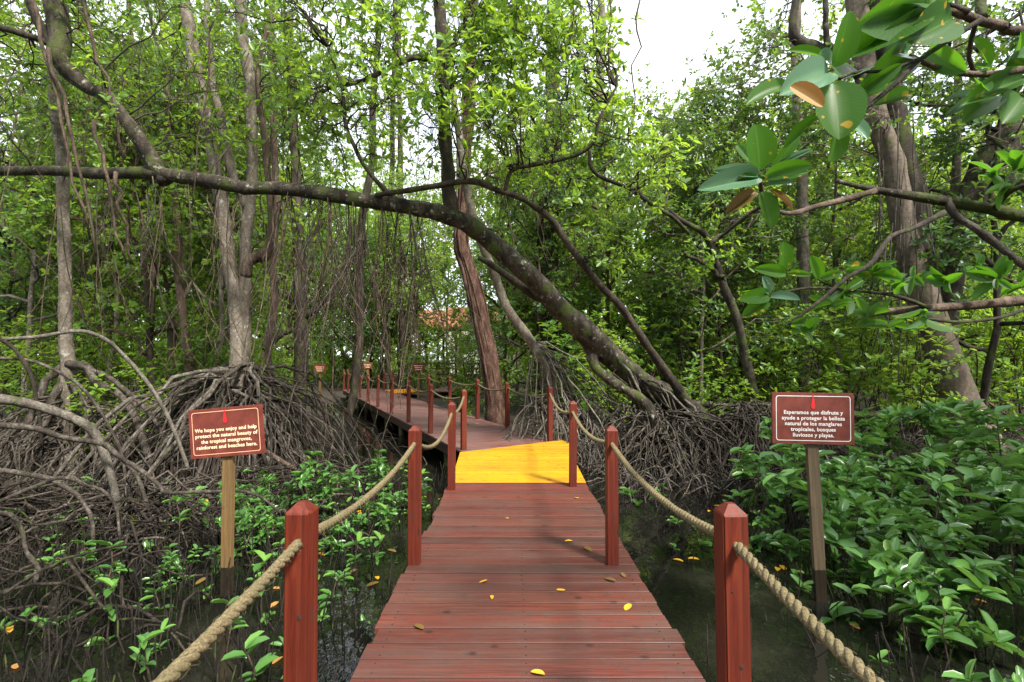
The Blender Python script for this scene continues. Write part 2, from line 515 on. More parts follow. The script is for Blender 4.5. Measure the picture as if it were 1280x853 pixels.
def sheet(xs, ys, zf):
    X, Y = np.meshgrid(xs, ys)
    Z = zf(X, Y)
    V = np.stack([X, Y, Z], -1).reshape(-1, 3)
    nx, ny = len(xs), len(ys)
    i = (np.arange(ny - 1)[:, None] * nx + np.arange(nx - 1)[None]).ravel()
    return V, np.stack([i, i + 1, i + nx + 1, i + nx], -1)

xs = np.unique(np.concatenate([np.linspace(-400, -30, 12), np.linspace(-30, -12, 40), np.linspace(-12, 12, 150), np.linspace(12, 30, 40), np.linspace(30, 400, 12)]))
ys = np.unique(np.concatenate([np.linspace(-60, -2, 10), np.linspace(-2, 16, 120), np.linspace(16, 50, 60), np.linspace(50, 600, 14)]))
mb = MB(); mb.add(*sheet(xs, ys, ground_z))
tag(mb.build('ground', M['mud']), kind='structure')
mb = MB(); mb.add(*sheet(np.linspace(-60, 60, 3), np.linspace(-60, 40, 3), lambda x, y: x * 0 + WATER))
tag(mb.build('water', M['water']), kind='structure')

# ------------------------------------------------------------------ boardwalk
def box(mb, c, s, rz=0.0, bev=0.0, jit=0.0):
    """axis box centred c, size s, turned rz; small chamfer on the top edges"""
    hx, hy, hz = s[0] / 2, s[1] / 2, s[2] / 2
    b = min(bev, hx * .9, hy * .9)
    lay = [(-hz, 0), (hz - b, 0), (hz, b)] if b else [(-hz, 0), (hz, 0)]
    V = []
    for z, i in lay:
        V += [(-hx + i, -hy + i, z), (hx - i, -hy + i, z), (hx - i, hy - i, z), (-hx + i, hy - i, z)]
    V = np.array(V, float)
    ca, sa = math.cos(rz), math.sin(rz)
    V = np.stack([V[:, 0] * ca - V[:, 1] * sa + c[0], V[:, 0] * sa + V[:, 1] * ca + c[1], V[:, 2] + c[2]], -1)
    n = len(lay)
    fc = [(3, 2, 1, 0)]
    for k in range(n - 1):
        for j in range(4):
            fc.append((k * 4 + j, k * 4 + (j + 1) % 4, (k + 1) * 4 + (j + 1) % 4, (k + 1) * 4 + j))
    fc.append(tuple((n - 1) * 4 + j for j in range(4)))
    mb.add(V, fc)

def prism(mb, poly, z0, z1):
    poly = np.asarray(poly, float); n = len(poly)
    V = np.concatenate([np.c_[poly, np.full(n, z0)], np.c_[poly, np.full(n, z1)]])
    mb.add(V, [[i, (i + 1) % n, n + (i + 1) % n, n + i] for i in range(n)])
    mb.f.append(np.array([list(range(n, 2 * n))]) + mb.n - 2 * n)
    mb.f.append(np.array([list(range(n - 1, -1, -1))]) + mb.n - 2 * n)

def clip(poly, a, b, c):
    """keep the part of poly where a x + b y <= c"""
    out = []
    for i in range(len(poly)):
        p, q = poly[i], poly[(i + 1) % len(poly)]
        fp, fq = a * p[0] + b * p[1] - c, a * q[0] + b * q[1] - c
        if fp <= 0: out.append(p)
        if fp * fq < 0:
            s = fp / (fp - fq)
            out.append((p[0] + s * (q[0] - p[0]), p[1] + s * (q[1] - p[1])))
    return out

XL, XR = -.76, .905
walk = empty('boardwalk', (0, 3.0, 0), 'red stained plank boardwalk running ahead and turning left over the swamp at a yellow landing', 'boardwalk')
mb = MB(); scr = MB()
y = -1.2; k = 0
while y < 6.06:
    wd = .134 + rng.normal(0, .002)
    if y + wd > 6.12: wd = 6.12 - y
    yy = y + wd / 2
    box(mb, (.5 * (XL + XR) + rng.normal(0, .010), yy, -.017 + rng.normal(0, .0012)), (XR - XL, wd, .034), rng.normal(0, .0012), .0016)
    for x in (XL + .085, .07, XR - .085):
        for q in (-.28, .28):
            if y > .5: tubes(scr, [(x + rng.normal(0, .006), yy + q * wd, -.004), (x, yy + q * wd, .0012)], [.0042, .0042], 8)
    box(scr, (.5 * (XL + XR), y + wd + .00525, -.020), (XR - XL - .03, .0103, .029))      # dark strip recessed in the joint
    y += wd + .0105
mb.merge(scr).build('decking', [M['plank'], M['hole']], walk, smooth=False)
Y0 = y
# yellow landing: boards across, trimmed to the landing's outline
yel = [(XL, Y0), (XR, Y0), (.93, 7.2), (1.05, 8.95), (.93, 9.35), (-.845, 8.13), (-.80, 7.2)]
mb = MB(); scr = MB(); y = Y0
while y < 9.4:
    p = [q for q in yel]
    p = clip(p, 0, -1, -y); p = clip(p, 0, 1, y + .094)
    if len(p) > 2: prism(mb, p, -.034, rng.normal(0, .0008))
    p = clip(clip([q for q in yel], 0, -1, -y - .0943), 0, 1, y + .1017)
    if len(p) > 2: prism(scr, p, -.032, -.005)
    y += .102
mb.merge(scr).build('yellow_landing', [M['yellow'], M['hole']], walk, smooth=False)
# far decking, planks square to its own direction, first ones trimmed along the landing
RZ2 = math.atan2(NRM2[1], NRM2[0])
W2a, W2b, LEN2 = -.05, 1.86, 18.6
fr = empty('tmp', (0, 0, 0), None, None)
mb = MB(); s = -.9; G2 = .006
def w2(u, v):          # u across to the right, v along
    p = P2 + NRM2 * u + DIR2 * v
    return (p[0], p[1])
e0, e1 = np.array([-.845, 8.13]), np.array([.93, 9.35])
en = np.array([e1[1] - e0[1], -(e1[0] - e0[0])]); en = en / np.linalg.norm(en)      # points to the near side
while s < LEN2:
    p = [w2(W2a, s), w2(W2b, s), w2(W2b, s + .134), w2(W2a, s + .134)]
    p = clip(p, en[0], en[1], float(en @ e0) - .006)
    if len(p) > 2: prism(mb, p, -.034 , rng.normal(0, .0010) - .001)
    s += .1405
far_deck = mb.build('far_decking', M['plank_far'], walk, smooth=False)
bpy.data.objects.remove(fr)
# a second yellow landing and the last stretch towards the pavilion
c2 = [w2(1.866, 15.0), w2(1.866, 17.4), (w2(1.866, 17.4)[0] + 1.2, w2(1.866, 17.4)[1] + .9), (w2(1.866, 15.0)[0] + 1.1, w2(1.866, 15.0)[1] + 1.2)]
mb = MB(); prism(mb, c2, -.034, .0); o = mb.build('yellow_landing', M['yellow'], walk, smooth=False)
o['label'] = 'second smaller yellow landing far along the walk'
a3 = np.array(c2[3]); b3 = np.array(c2[2]); dd = np.array([.14, .99]); mb = MB(); s = 0
while s < 14:
    p0, p1 = a3 + dd * s, a3 + dd * s + np.array([1.75, -.25])
    prism(mb, [tuple(p0), tuple(p1), tuple(p1 + dd * .134), tuple(p0 + dd * .134)], -.036, -.002)
    s += .1405
# lift clear of the landing
mb.build('pavilion_decking', M['plank_far'], walk, smooth=False).location.z += -.006
# stringers and piles
for x in (XL + .09, .07, XR - .09):
    mb = MB(); box(mb, (x, 2.45, -.125), (.07, 7.3, .178)); mb.build('stringer', M['beam'], walk, smooth=False)
for u in (.04, .9, W2b - .1):
    mb = MB(); c = w2(u, LEN2 / 2 + .3); box(mb, (c[0], c[1], -.130), (.07, LEN2 - .6, .185), math.atan2(DIR2[1], DIR2[0]) - PI / 2); mb.build('stringer', M['beam'], walk, smooth=False)
def pile(x, y):
    mb = MB(); z = float(ground_z(x, y)) - .3
    tubes(mb, [(x, y, z), (x + .01, y, (z - .1) / 2), (x, y, -.222)], [.075, .07, .07], 12)
    mb.build('pile', M['pile'], walk)
for yy in (1.6, 3.7, 5.8, 8.2):
    for x in (XL + .2, XR - .2): pile(x, yy)
for s in np.arange(1.3, 18.5, 2.05):
    for u in (.13, W2b - .2): pile(*w2(u, s))

# ------------------------------------------------------------------ rope posts with a real hole, and ropes
PW, PH, HOLE = .085, 1.01, .885
def post_mesh():
    bm = bmesh.new()
    h = PW / 2
    lay = [(-.002, h), (PH - .035, h), (PH - .028, h - .004), (PH, .012)]
    rings = []
    for z, q in lay:
        rings.append([bm.verts.new(c) for c in ((-q, -q, z), (q, -q, z), (q, q, z), (-q, q, z))])
    for a, b in zip(rings, rings[1:]):
        for j in range(4): bm.faces.new((a[j], a[(j + 1) % 4], b[(j + 1) % 4], b[j]))
    bm.faces.new(rings[-1]); bm.faces.new(rings[0][::-1])
    bmesh.ops.bevel(bm, geom=[e for e in bm.edges if abs(e.verts[0].co.z - e.verts[1].co.z) > .5], offset=.005, segments=2, affect='EDGES')
    me = bpy.data.meshes.new('rope_post'); bm.to_mesh(me); bm.free()
    o = bpy.data.objects.new('cut', me); COL.objects.link(o)
    cm = bmesh.new()
    bmesh.ops.create_cone(cm, cap_ends=True, segments=20, radius1=.026, radius2=.026, depth=.3)
    for v in cm.verts:
        x, y_, z = v.co
        v.co = (x, z, y_ * 1.25 + HOLE)
    c_me = bpy.data.meshes.new('cutter'); cm.to_mesh(c_me); cm.free()
    c = bpy.data.objects.new('cutter', c_me); COL.objects.link(c)
    md = o.modifiers.new('b', 'BOOLEAN'); md.object = c; md.operation = 'DIFFERENCE'; md.solver = 'EXACT'
    dg = bpy.context.evaluated_depsgraph_get()
    out = bpy.data.meshes.new_from_object(o.evaluated_get(dg))
    bpy.data.objects.remove(o); bpy.data.objects.remove(c)
    out.name = 'rope_post'
    out.materials.clear(); out.materials.append(M['post'])
    return out
POST = post_mesh()
def rope_post(x, y, rz, label, group, tilt=0.0):
    o = bpy.data.objects.new('rope_post', POST); COL.objects.link(o)
    o.location = (x, y, 0); o.rotation_euler = (0, tilt, rz)
    return tag(o, label, 'post', group)

ORD = ['first', 'second', 'third', 'fourth', 'fifth', 'sixth', 'seventh', 'eighth', 'ninth', 'tenth', 'eleventh']
LP = [(-.725, -.30), (-.722, 1.74), (-.72, 3.72), (-.70, 5.80)]
RP = [(.77, -.30), (.752, 1.72), (.738, 3.72), (.722, 5.95)]
desc = ['square red post', 'red post with a dark knot at its front', 'red post holding the sagging rope', 'red post at the front corner of the yellow landing']
for side, pts in (('left', LP), ('right', RP)):
    for i, (x, y) in enumerate(pts):
        lab = ['square red post just behind the viewer on the %s edge of the boardwalk',
               'large near red post on the %s edge of the boardwalk, its rope hole facing us',
               'red post midway along the %s edge of the near boardwalk',
               'red post at the front corner of the yellow landing, %s edge'][i] % side
        po = rope_post(x, y, rng.normal(0, .02), lab, 'red posts along the near boardwalk', rng.normal(0, .006) + (.012 if side == 'right' and i == 1 else 0))
        if i == 1:
            for (kx, kz, a, b) in (((.012, .635, .008, .012), (-.02, .36, .006, .007)) if side == 'left' else ((.008, .485, .008, .009), (-.018, .73, .004, .005))):
                mb = MB(); q = np.linspace(0, 2 * PI, 14, endpoint=False)
                V = np.concatenate([np.c_[kx + a * np.cos(q), np.full(14, -PW / 2 - .0004), kz + b * np.sin(q)], np.c_[kx + .5 * a * np.cos(q), np.full(14, -PW / 2 - .0022), kz + .5 * b * np.sin(q)]])
                mb.add(V, [[j, (j + 1) % 14, 14 + (j + 1) % 14, 14 + j] for j in range(14)]); mb.f.append(np.array([list(range(14, 28))]))
                kn = bpy.data.objects.new('knot', mb.mesh('knot', M['hole'])); COL.objects.link(kn); kn.parent = po
L2, R2 = [], []
for i, yy in enumerate([8.33, 10.2, 12.0, 13.9, 15.9, 17.8, 19.7, 21.6, 23.4, 25.0]):
    s = (yy - P2[1]) / DIR2[1]; p = w2(.03, s); L2.append((p[0], p[1]))
    lab = 'darker red post where the left rail turns onto the far walkway' if i == 0 else '%s red post after the turn on the left rail of the far walkway' % ORD[i - 1]
    rope_post(p[0], p[1], RZ2 + rng.normal(0, .03), lab, 'red posts along the far walkway', rng.normal(0, .008))
for i, yy in enumerate([9.30, 11.0, 12.7, 14.8, 17.0, 19.6, 22.6, 24.6]):
    q = (.712 + (9.42 - 9.42), yy) if i == 0 else None
    s = (yy - P2[1] - NRM2[1] * 1.8) / DIR2[1]; p = w2(1.78, s) if i else (.70, 9.22); R2.append((p[0], p[1]))
    lab = 'bright red post at the back corner of the yellow landing' if i == 0 else '%s red post after the landing on the right rail of the far walkway' % ORD[i - 1]
    rope_post(p[0], p[1], RZ2 + rng.normal(0, .03), lab, 'red posts along the far walkway', rng.normal(0, .008))

def rope_line(pts, sag, step):
    out = []
    for i in range(len(pts) - 1):
        a, b = np.array([*pts[i], HOLE]), np.array([*pts[i + 1], HOLE])
        L = np.linalg.norm(b - a); n = max(6, int(L / step))
        t = np.linspace(0, 1, n, endpoint=False)[:, None]
        P = a + (b - a) * t
        P[:, 2] -= (4 * sag[i] * t * (1 - t))[:, 0]
        out.append(P)
    out.append(np.array([[*pts[-1], HOLE]]))
    return np.concatenate(out)

def rope(pts, sag, label, near):
    mb = MB()
    P = rope_line(pts, sag, .012)
    # relax the kinks at the holes
    for _ in range(6): P[1:-1] = .5 * P[1:-1] + .25 * (P[:-2] + P[2:])
    d = np.r_[0, np.cumsum(np.linalg.norm(np.diff(P, axis=0), axis=1))]
    cut = near * 1.0
    k = int(np.searchsorted(d, cut))
    A, dA = P[:k + 1], d[:k + 1]
    T = norm(np.gradient(A, axis=0)); u = norm(np.cross(T, [0, 0, 1.0])); v = np.cross(u, T)
    r = np.random.default_rng(3)
    rr = .0086 * (1 + .05 * np.sin(dA * 9) + .04 * np.sin(dA * 23 + 1))
    for j in range(3):
        ph = -dA * 2 * PI / .098 + j * 2 * PI / 3
        Q = A + (u * np.cos(ph)[:, None] + v * np.sin(ph)[:, None]) * (rr * 1.02)[:, None]
        tubes(mb, Q, rr * (1.12 + r.normal(0, .03, len(Q))), 10)
        # loose fibres
        m = int(dA[-1] * 70); q = r.integers(0, len(Q) - 4, m)
        o = norm(r.normal(0, 1, (m, 3)) + 1.2 * norm(Q[q] - A[q]))
        s0 = Q[q] + o * .010; s1 = s0 + o * r.uniform(.003, .009, (m, 1)) + T[q] * r.normal(0, .008, (m, 1)); s2 = s1 + T[q] * r.normal(0, .01, (m, 1)) + np.array([0, 0, -.003])
        tubes(mb, np.stack([s0, s1, s2], 1), [.0007, .0006, .0004], 3)
    B = P[k::4]
    if len(B) > 2: tubes(mb, B, .018, 8)
    return tag(mb.build('rope', M['rope']), label, 'rope', 'ropes strung through the posts')
rope(LP + L2, [.06, .075, .17] + list(rng.uniform(.07, .12, 10)), 'twisted tan rope through the posts on the left side of the walk', 8.6)
rope(RP + R2[:6], [.07, .085, .10, .13] + list(rng.uniform(.07, .11, 6)), 'twisted tan rope through the posts on the right side of the walk', 9.8)
rope(R2[6:], [.1], 'short far rope beyond the second yellow landing', .01)

# ------------------------------------------------------------------ signs
def rrect(w_, h_, r_, n=6):
    out = []
    for cx, cy, a0 in ((w_ / 2 - r_, h_ / 2 - r_, 0), (-w_ / 2 + r_, h_ / 2 - r_, 90), (-w_ / 2 + r_, -h_ / 2 + r_, 180), (w_ / 2 - r_, -h_ / 2 + r_, 270)):
        for k in range(n + 1):
            a = math.radians(a0 + 90 * k / n); out.append((cx + r_ * math.cos(a), cy + r_ * math.sin(a)))
    return np.array(out)

def text_mesh(lines, size, lead, y0, mat):
    vs, fs, n = [], [], 0
    for i, s in enumerate(lines):
        cu = bpy.data.curves.new('t', 'FONT'); cu.body = s; cu.size = size; cu.align_x = 'CENTER'
        cu.offset = size * .022; cu.extrude = .0008; cu.resolution_u = 3; cu.space_character = 1.06
        o = bpy.data.objects.new('t', cu); COL.objects.link(o)
        dg = bpy.context.evaluated_depsgraph_get(); me = bpy.data.meshes.new_from_object(o.evaluated_get(dg))
        v = np.empty(len(me.vertices) * 3); me.vertices.foreach_get('co', v); v = v.reshape(-1, 3)
        v[:, 1] += y0 - i * lead
        vs.append(v); fs += [[a + n for a in p.vertices] for p in me.polygons]; n += len(v)
        bpy.data.objects.remove(o)
    V = np.concatenate(vs)
    me = bpy.data.meshes.new('lettering'); me.from_pydata([(x, -.0128 - z, y) for x, y, z in V], [], fs); me.update()
    me.materials.append(mat)
    return me

def sign(base, top_z, w_, h_, roll, lean, lines, size, lead, y0, tmat, bmat, label, yaw, smat='signpost'):
    t = empty('information_sign', base, label, 'sign', 'maroon park signs beside the walk', yaw)
    zc = top_z - base[2]                                    # centre of the board above the foot
    def child(mb, name, mat, parent, loc=(0, 0, 0), rot=(0, 0, 0), smooth=False):
        o = bpy.data.objects.new(name, mb.mesh(name, mat, (0, 0, 0), smooth) if isinstance(mb, MB) else mb)
        COL.objects.link(o); o.parent = parent; o.location = loc; o.rotation_euler = rot
        return o
    mb = MB(); box(mb, (0, 0, (zc + h_ * .3) / 2 + .21), (.088, .044, zc + h_ * .3 - .42), 0, .003)
    st = child(mb, 'stake', M[smat], t, rot=(0, lean, 0))
    mb = MB(); box(mb, (0, 0, .08), (.0886, .0446, 1.08)); child(mb, 'wet_foot', M['wetwood'], st)
    bx, bz = math.sin(lean) * zc, zc
    mb = MB(); box(mb, (0, 0, 0), (w_, .022, h_), 0)
    pn = child(mb, 'panel', M['panel'], t, (bx, -.036, bz), (0, -roll, 0))
    mb = MB()
    a, b = rrect(w_ - .055, h_ - .05, .022), rrect(w_ - .067, h_ - .062, .018); n = len(a)
    V = np.concatenate([np.c_[a[:, 0], np.full(n, -.0135), a[:, 1]], np.c_[b[:, 0], np.full(n, -.0135), b[:, 1]]])
    mb.add(V, [[i, (i + 1) % n, n + (i + 1) % n, n + i] for i in range(n)])
    child(mb, 'border_line', bmat, pn)
    child(text_mesh(lines, size, lead, y0, tmat), 'lettering', None, pn)
    mb = MB()
    for (cx, cz, sx, sz) in ((0, h_ * .33, .012, .03), (0, h_ * .25, .018, .028), (.0, h_ * .42, .006, .022)):
        q = np.array([(cx + sx * math.cos(a_), -.0142 - .0006 * (cz > h_ * .3) - .0006 * (cz > h_ * .4), cz + sz * math.sin(a_)) for a_ in np.linspace(0, 2 * PI, 12, endpoint=False)])
        mb.add(q, [list(range(12))])
    child(mb, 'emblem', M['emblem'], pn)
    return t

def footing(px, Y):
    p = at(px, 450, Y); z = float(ground_z(p[0], Y))
    return (p[0], Y, z - .1)
b = footing(290, 4.3)
sign(b, at(286.5, 539, 4.3)[2], .645, .415, math.radians(5.2), math.radians(-.3), ['We hope you enjoy and help', 'protect the natural beauty of', 'the tropical mangroves,', 'rainforest and beaches here.'], .0435, .0485, .012, M['text_warm'], M['border_warm'],
     'maroon sign in English, tilted on a tan stake standing in water', math.radians(-3))
b = footing(1021, 4.2)
sign(b, at(1013, 522.5, 4.2)[2], .655, .425, math.radians(-.6), math.radians(-2.0), ['Esperamos que disfrute y', 'ayude a proteger la belleza', 'natural de los manglares', 'tropicales, bosques', 'lluviosos y playas.'], .0435, .0468, .035, M['text_white'], M['text_white'],
     'maroon sign in Spanish on a weathered stake before leafy shrubs', math.radians(-4), 'signpost_grey')
# three small far signs along the walk
for px, py, Y, wpx, lab in ((400, 460.5, 20, 15, 'small far maroon sign left of the walkway among roots'), (459.5, 457, 25.5, 11, 'small far maroon sign at the far end of the left rail'), (523, 459, 23, 15, 'small far maroon sign beside the second yellow landing')):
    c = at(px, py, Y); gz = float(ground_z(c[0], Y)); wd = wpx * Y / F
    t = empty('small_sign', (c[0], Y, gz), lab, 'sign', 'small distant maroon signs')
    mb = MB(); box(mb, (c[0], Y, c[2]), (wd, .025, wd * .72)); pn = mb.build('panel', M['panel'], t, False)
    mb = MB()
    for k in range(3):
        box(mb, (c[0], Y - .0155, c[2] + wd * (.10 - .16 * k)), (wd * (.72 - .1 * k), .004, wd * .05))
    q = mb.build('lettering', M['text_warm'], pn, False, origin=tuple(t.location))
    mb = MB(); box(mb, (c[0], Y + .045, (c[2] + gz) / 2 - .1), (.09, .05, c[2] - gz)); mb.build('stake', M['signpost'], t, False)

# ------------------------------------------------------------------ pavilion, railing and house far behind
def far_buildings():
    Y = 41.0
    c = at(540, 450, Y); gz = float(ground_z(c[0], Y))
    t = empty('pavilion', (c[0], Y, gz), 'small open pavilion with orange roof and dark columns at the end of the walk', 'pavilion')
    w_, d_, h_ = 5.6, 4.0, 4.3
    mb = MB()
    e = [(-w_ / 2, -d_ / 2), (w_ / 2, -d_ / 2), (w_ / 2, d_ / 2), (-w_ / 2, d_ / 2)]
    V = [(c[0] + x, Y + y, gz + h_) for x, y in e] + [(c[0] + x, Y + y, gz + h_ - .16) for x, y in e] + [(c[0] - 1.0, Y, gz + h_ + 1.5), (c[0] + 1.0, Y, gz + h_ + 1.5)]
    mb.add(V, [[0, 1, 9, 8], [2, 3, 8, 9], [4, 5, 1, 0], [5, 6, 2, 1], [6, 7, 3, 2], [7, 4, 0, 3], [7, 6, 5, 4]]); mb.f.append(np.array([[1, 2, 9], [3, 0, 8]]))
    mb.build('roof', flat('orange tile roof', (.30, .115, .06), .8, .35), t, False)
    for k in range(4):
        for yy in (-1.6, 1.6):
            mb = MB(); x = c[0] - 2.2 + 1.46 * k
            box(mb, (x, Y + yy, gz + (h_ - .17) / 2), (.2, .2, h_ - .17)); mb.build('column', M['beam'], t, False)
    mb = MB(); box(mb, (c[0], Y, gz + .2), (5.4, 3.8, .4)); mb.build('floor_slab', M['plank_far'], t, False)
    Y = 36.0; a = at(508, 450, Y)[0]; b = at(600, 450, Y)[0]; gz = float(ground_z(a, Y))
    t = empty('railing', ((a + b) / 2, Y, gz), 'red wooden railing across the far clearing before the pavilion', 'railing')
    n = 10
    for k in range(n):
        mb = MB(); x = a + (b - a) * k / (n - 1); box(mb, (x, Y, gz + .75), (.12, .1, 1.5)); mb.build('post', M['post'], t, False)
    for z in (.55, 1.0, 1.38):
        mb = MB(); box(mb, ((a + b) / 2, Y - .075, gz + z), (b - a, .045, .12)); mb.build('rail', M['post'], t, False)
    Y = 50.0; c = at(612, 450, Y); gz = float(ground_z(c[0], Y))
    t = empty('house', (c[0], Y, gz), 'pale walled house glimpsed through the trees behind the red barked trunk', 'house')
    wall = flat('pale plaster', (.72, .68, .63), .8, .08)
    mb = MB(); box(mb, (c[0], Y, gz + 2.6), (7.6, 5, 5.2)); wl = mb.build('wall', wall, t, False)
    mb = MB(); hx, hy, z0 = 4.3, 3.0, gz + 5.21
    V = [(c[0] - hx, Y - hy, z0), (c[0] + hx, Y - hy, z0), (c[0] + hx, Y + hy, z0), (c[0] - hx, Y + hy, z0), (c[0] - hx, Y, z0 + 1.6), (c[0] + hx, Y, z0 + 1.6)]
    mb.add(V, [[0, 1, 5, 4], [2, 3, 4, 5], [3, 2, 1, 0]]); mb.f.append(np.array([[1, 2, 5], [3, 0, 4]]))
    mb.build('roof', bpy.data.materials['orange tile roof'], t, False)
    for x in (-2.3, 0, 2.3):
        mb = MB(); box(mb, (c[0] + x, Y - 2.515, gz + 2.9), (1.1, .06, 1.3)); fr_ = mb.build('window', M['beam'], t, False)
        mb = MB(); box(mb, (c[0] + x, Y - 2.55, gz + 2.9), (.94, .02, 1.14)); mb.build('pane', flat('dark pane', (.03, .04, .045), .1), fr_, False, origin=tuple(t.location))
far_buildings()

# ------------------------------------------------------------------ vegetation generators
def kids(P, cnt, tr, L, r, up=.3, tan=.5, out=.9, K=4, wob=.08):
    """children of polylines P (N,K,3): cnt each, starting at t in tr, length L"""
    Nn, Kp, _ = P.shape
    t = r.uniform(tr[0], tr[1], (Nn, cnt)) * (Kp - 1)
    i = np.minimum(t.astype(int), Kp - 2); f = (t - i)[..., None]
    n_ = np.arange(Nn)[:, None]
    a, b = P[n_, i], P[n_, i + 1]
    base = a + (b - a) * f
    T = norm(b - a)
    o = r.normal(0, 1, (Nn, cnt, 3)); o = norm(o - T * np.sum(o * T, -1, keepdims=True))
    d = norm(T * tan + o * out + np.array([0, 0, up]))
    ln = L * r.uniform(.6, 1.25, (Nn, cnt, 1))
    d2 = norm(d + r.normal(0, .3, d.shape) + np.array([0, 0, up * .5]))
    s = np.linspace(0, 1, K)
    C = base[:, :, None] + ln[..., None] * (d[:, :, None] * s[None, None, :, None] * (1 - .4 * s[None, None, :, None]) + d2[:, :, None] * .4 * (s ** 2)[None, None, :, None])
    C[:, :, 1:] += r.normal(0, wob, C[:, :, 1:].shape) * L * .5
    return C.reshape(Nn * cnt, K, 3)

def crown_on(mbw, mbl, limbs, r, sub=7, tw=6, Ls=1.5, Lt=.55, leafL=.14, n=6, tmpl=LOW, r1=.02, tr=(.25, 1), up=.3, two=True):
    """sub-branches, twigs and leaf whorls on limbs (N,K,3)"""
    S = kids(limbs, sub, tr, Ls, r, up)
    tubes(mbw, S, np.linspace(r1, r1 * .45, 4), 4)
    T_ = kids(S, tw, (.25, 1), Lt, r, up * 1.1, K=3)
    tubes(mbw, T_, np.linspace(r1 * .4, r1 * .2, 3), 3)
    tips = np.concatenate([T_[:, -1], S[:, -1]]); ax = np.concatenate([T_[:, -1] - T_[:, -2], S[:, -1] - S[:, -2]])
    ax = norm(norm(ax) * .7 + np.array([0, 0, .5]))
    rosettes(mbl, tips, ax, leafL, n, tmpl, r)
    if two:
        rosettes(mbl, T_[:, 1], norm(norm(T_[:, 1] - T_[:, 0]) + np.array([0, 0, .3])), leafL * .9, max(3, n - 2), tmpl, r)

def arch_roots(mb, c, h, n, r, hr=(.35, 1.6), dr=(.7, 2.8), rad=(.016, .034), az=(0, 2 * PI), sides=6, fork=.6, K=9, wob=.05, tr=.1, gz=None):
    """stilt roots that leave a stem at c in arches and fork on the way down"""
    a = r.uniform(az[0], az[1], n); z0 = r.uniform(hr[0], hr[1], n)
    d = r.uniform(dr[0], dr[1], n) * (.5 + .5 * z0 / hr[1])
    t = np.linspace(0, 1, K)
    hx = d[:, None] * t[None] ** .9
    P = np.empty((n, K, 3))
    a2 = a[:, None] + r.normal(0, .25, (n, 1)) * t[None]
    P[..., 0] = c[0] + np.cos(a2) * (hx + tr); P[..., 1] = c[1] + np.sin(a2) * (hx + tr)
    g = ground_z(P[:, -1, 0], P[:, -1, 1]) - .06
    p = r.uniform(1.5, 3.0, (n, 1))
    zz = z0 + c[2]
    P[..., 2] = zz[:, None] + (g - zz)[:, None] * t[None] ** p + .12 * np.sin(PI * t)[None] * r.uniform(-.3, 1, (n, 1))
    P[:, 1:-1] += r.normal(0, wob, P[:, 1:-1].shape)
    R = r.uniform(rad[0], rad[1], n)[:, None] * np.linspace(1.1, .75, K)[None]
    tubes(mb, P, R, sides)
    m = int(n * fork)
    if m:
        q = r.integers(0, n, m); k = r.integers(3, K - 2, m)
        b = P[q, k]; dirs = norm(P[q, k + 1] - P[q, k]) + r.normal(0, .5, (m, 3)); dirs[:, 2] *= .3
        dd = r.uniform(.3, 1.1, m)
        K2 = 6; t2 = np.linspace(0, 1, K2)
        Q = b[:, None] + norm(dirs)[:, None] * (dd[:, None] * t2[None])[..., None]
        g2 = ground_z(Q[:, -1, 0], Q[:, -1, 1]) - .06
        Q[..., 2] = b[:, 2:3] + (g2 - b[:, 2])[:, None] * t2[None] ** 1.7
        Q[:, 1:-1] += r.normal(0, wob * .7, Q[:, 1:-1].shape)
        tubes(mb, Q, (R[q, k] * .85)[:, None] * np.linspace(1, .8, K2)[None], sides)
    return P

def hang_roots(mb, tops, lens, r, rad=(.006, .014), K=7, sway=.12, sides=4):
    n = len(tops); t = np.linspace(0, 1, K)
    P = np.repeat(np.asarray(tops, float)[:, None], K, 1)
    P[..., 2] -= np.asarray(lens)[:, None] * t[None]
    P[..., :2] += r.normal(0, sway, (n, 1, 2)) * (t[None, :, None] ** 1.4) * np.asarray(lens)[:, None, None]
    P[:, 1:] += np.cumsum(r.normal(0, .03, (n, K - 1, 3)), 1) * np.array([1, 1, .2])
    tubes(mb, P, r.uniform(rad[0], rad[1], n)[:, None] * np.linspace(1.1, .8, K)[None], sides)
    return P

def spray(mbw, mbl, skel, C, r, rad=.7, m=10, L=.13, n=6, tmpl=LOW, r0=.016, up=.35):
    """leafy twigs round each centre in C, joined by a bent branch to the nearest point of skel"""
    C = np.asarray(C); skel = np.asarray(skel)
    D = np.linalg.norm(C[:, None] - skel[None], axis=-1) + 1.2 * np.clip(skel[None, :, 2] - C[:, None, 2], 0, 9)
    B = skel[np.argmin(D, 1)]
    K = 7; t = np.linspace(0, 1, K)[None, :, None]
    P = B[:, None] + (C - B)[:, None] * t
    ln = np.linalg.norm(C - B, axis=1)[:, None, None]
    P[..., 2] += (.16 * ln * np.sin(PI * t))[..., 0] * r.uniform(-.4, 1, (len(C), 1))
    P[:, 1:-1] += r.normal(0, .05, P[:, 1:-1].shape) * np.minimum(ln, 2)
    tubes(mbw, P, np.linspace(r0, r0 * .4, K), 5)
    T_ = kids(P[:, 3:], m, (.2, 1), rad, r, up, K=4)
    tubes(mbw, T_, np.linspace(r0 * .4, r0 * .18, 4), 3)
    ax = norm(norm(T_[:, -1] - T_[:, -2]) * .8 + np.array([0, 0, .4]))
    rosettes(mbl, T_[:, -1], ax, L, n, tmpl, r)
    rosettes(mbl, T_[:, 2], norm(ax + r.normal(0, .4, ax.shape)), L * .9, max(2, n - 2), tmpl, r)

# ------------------------------------------------------------------ the great leaning mangrove
def stem_thing(name, base_xy, label, cat='tree', group=None):
    return empty(name, (base_xy[0], base_xy[1], float(ground_z(*base_xy))), label, cat, group)

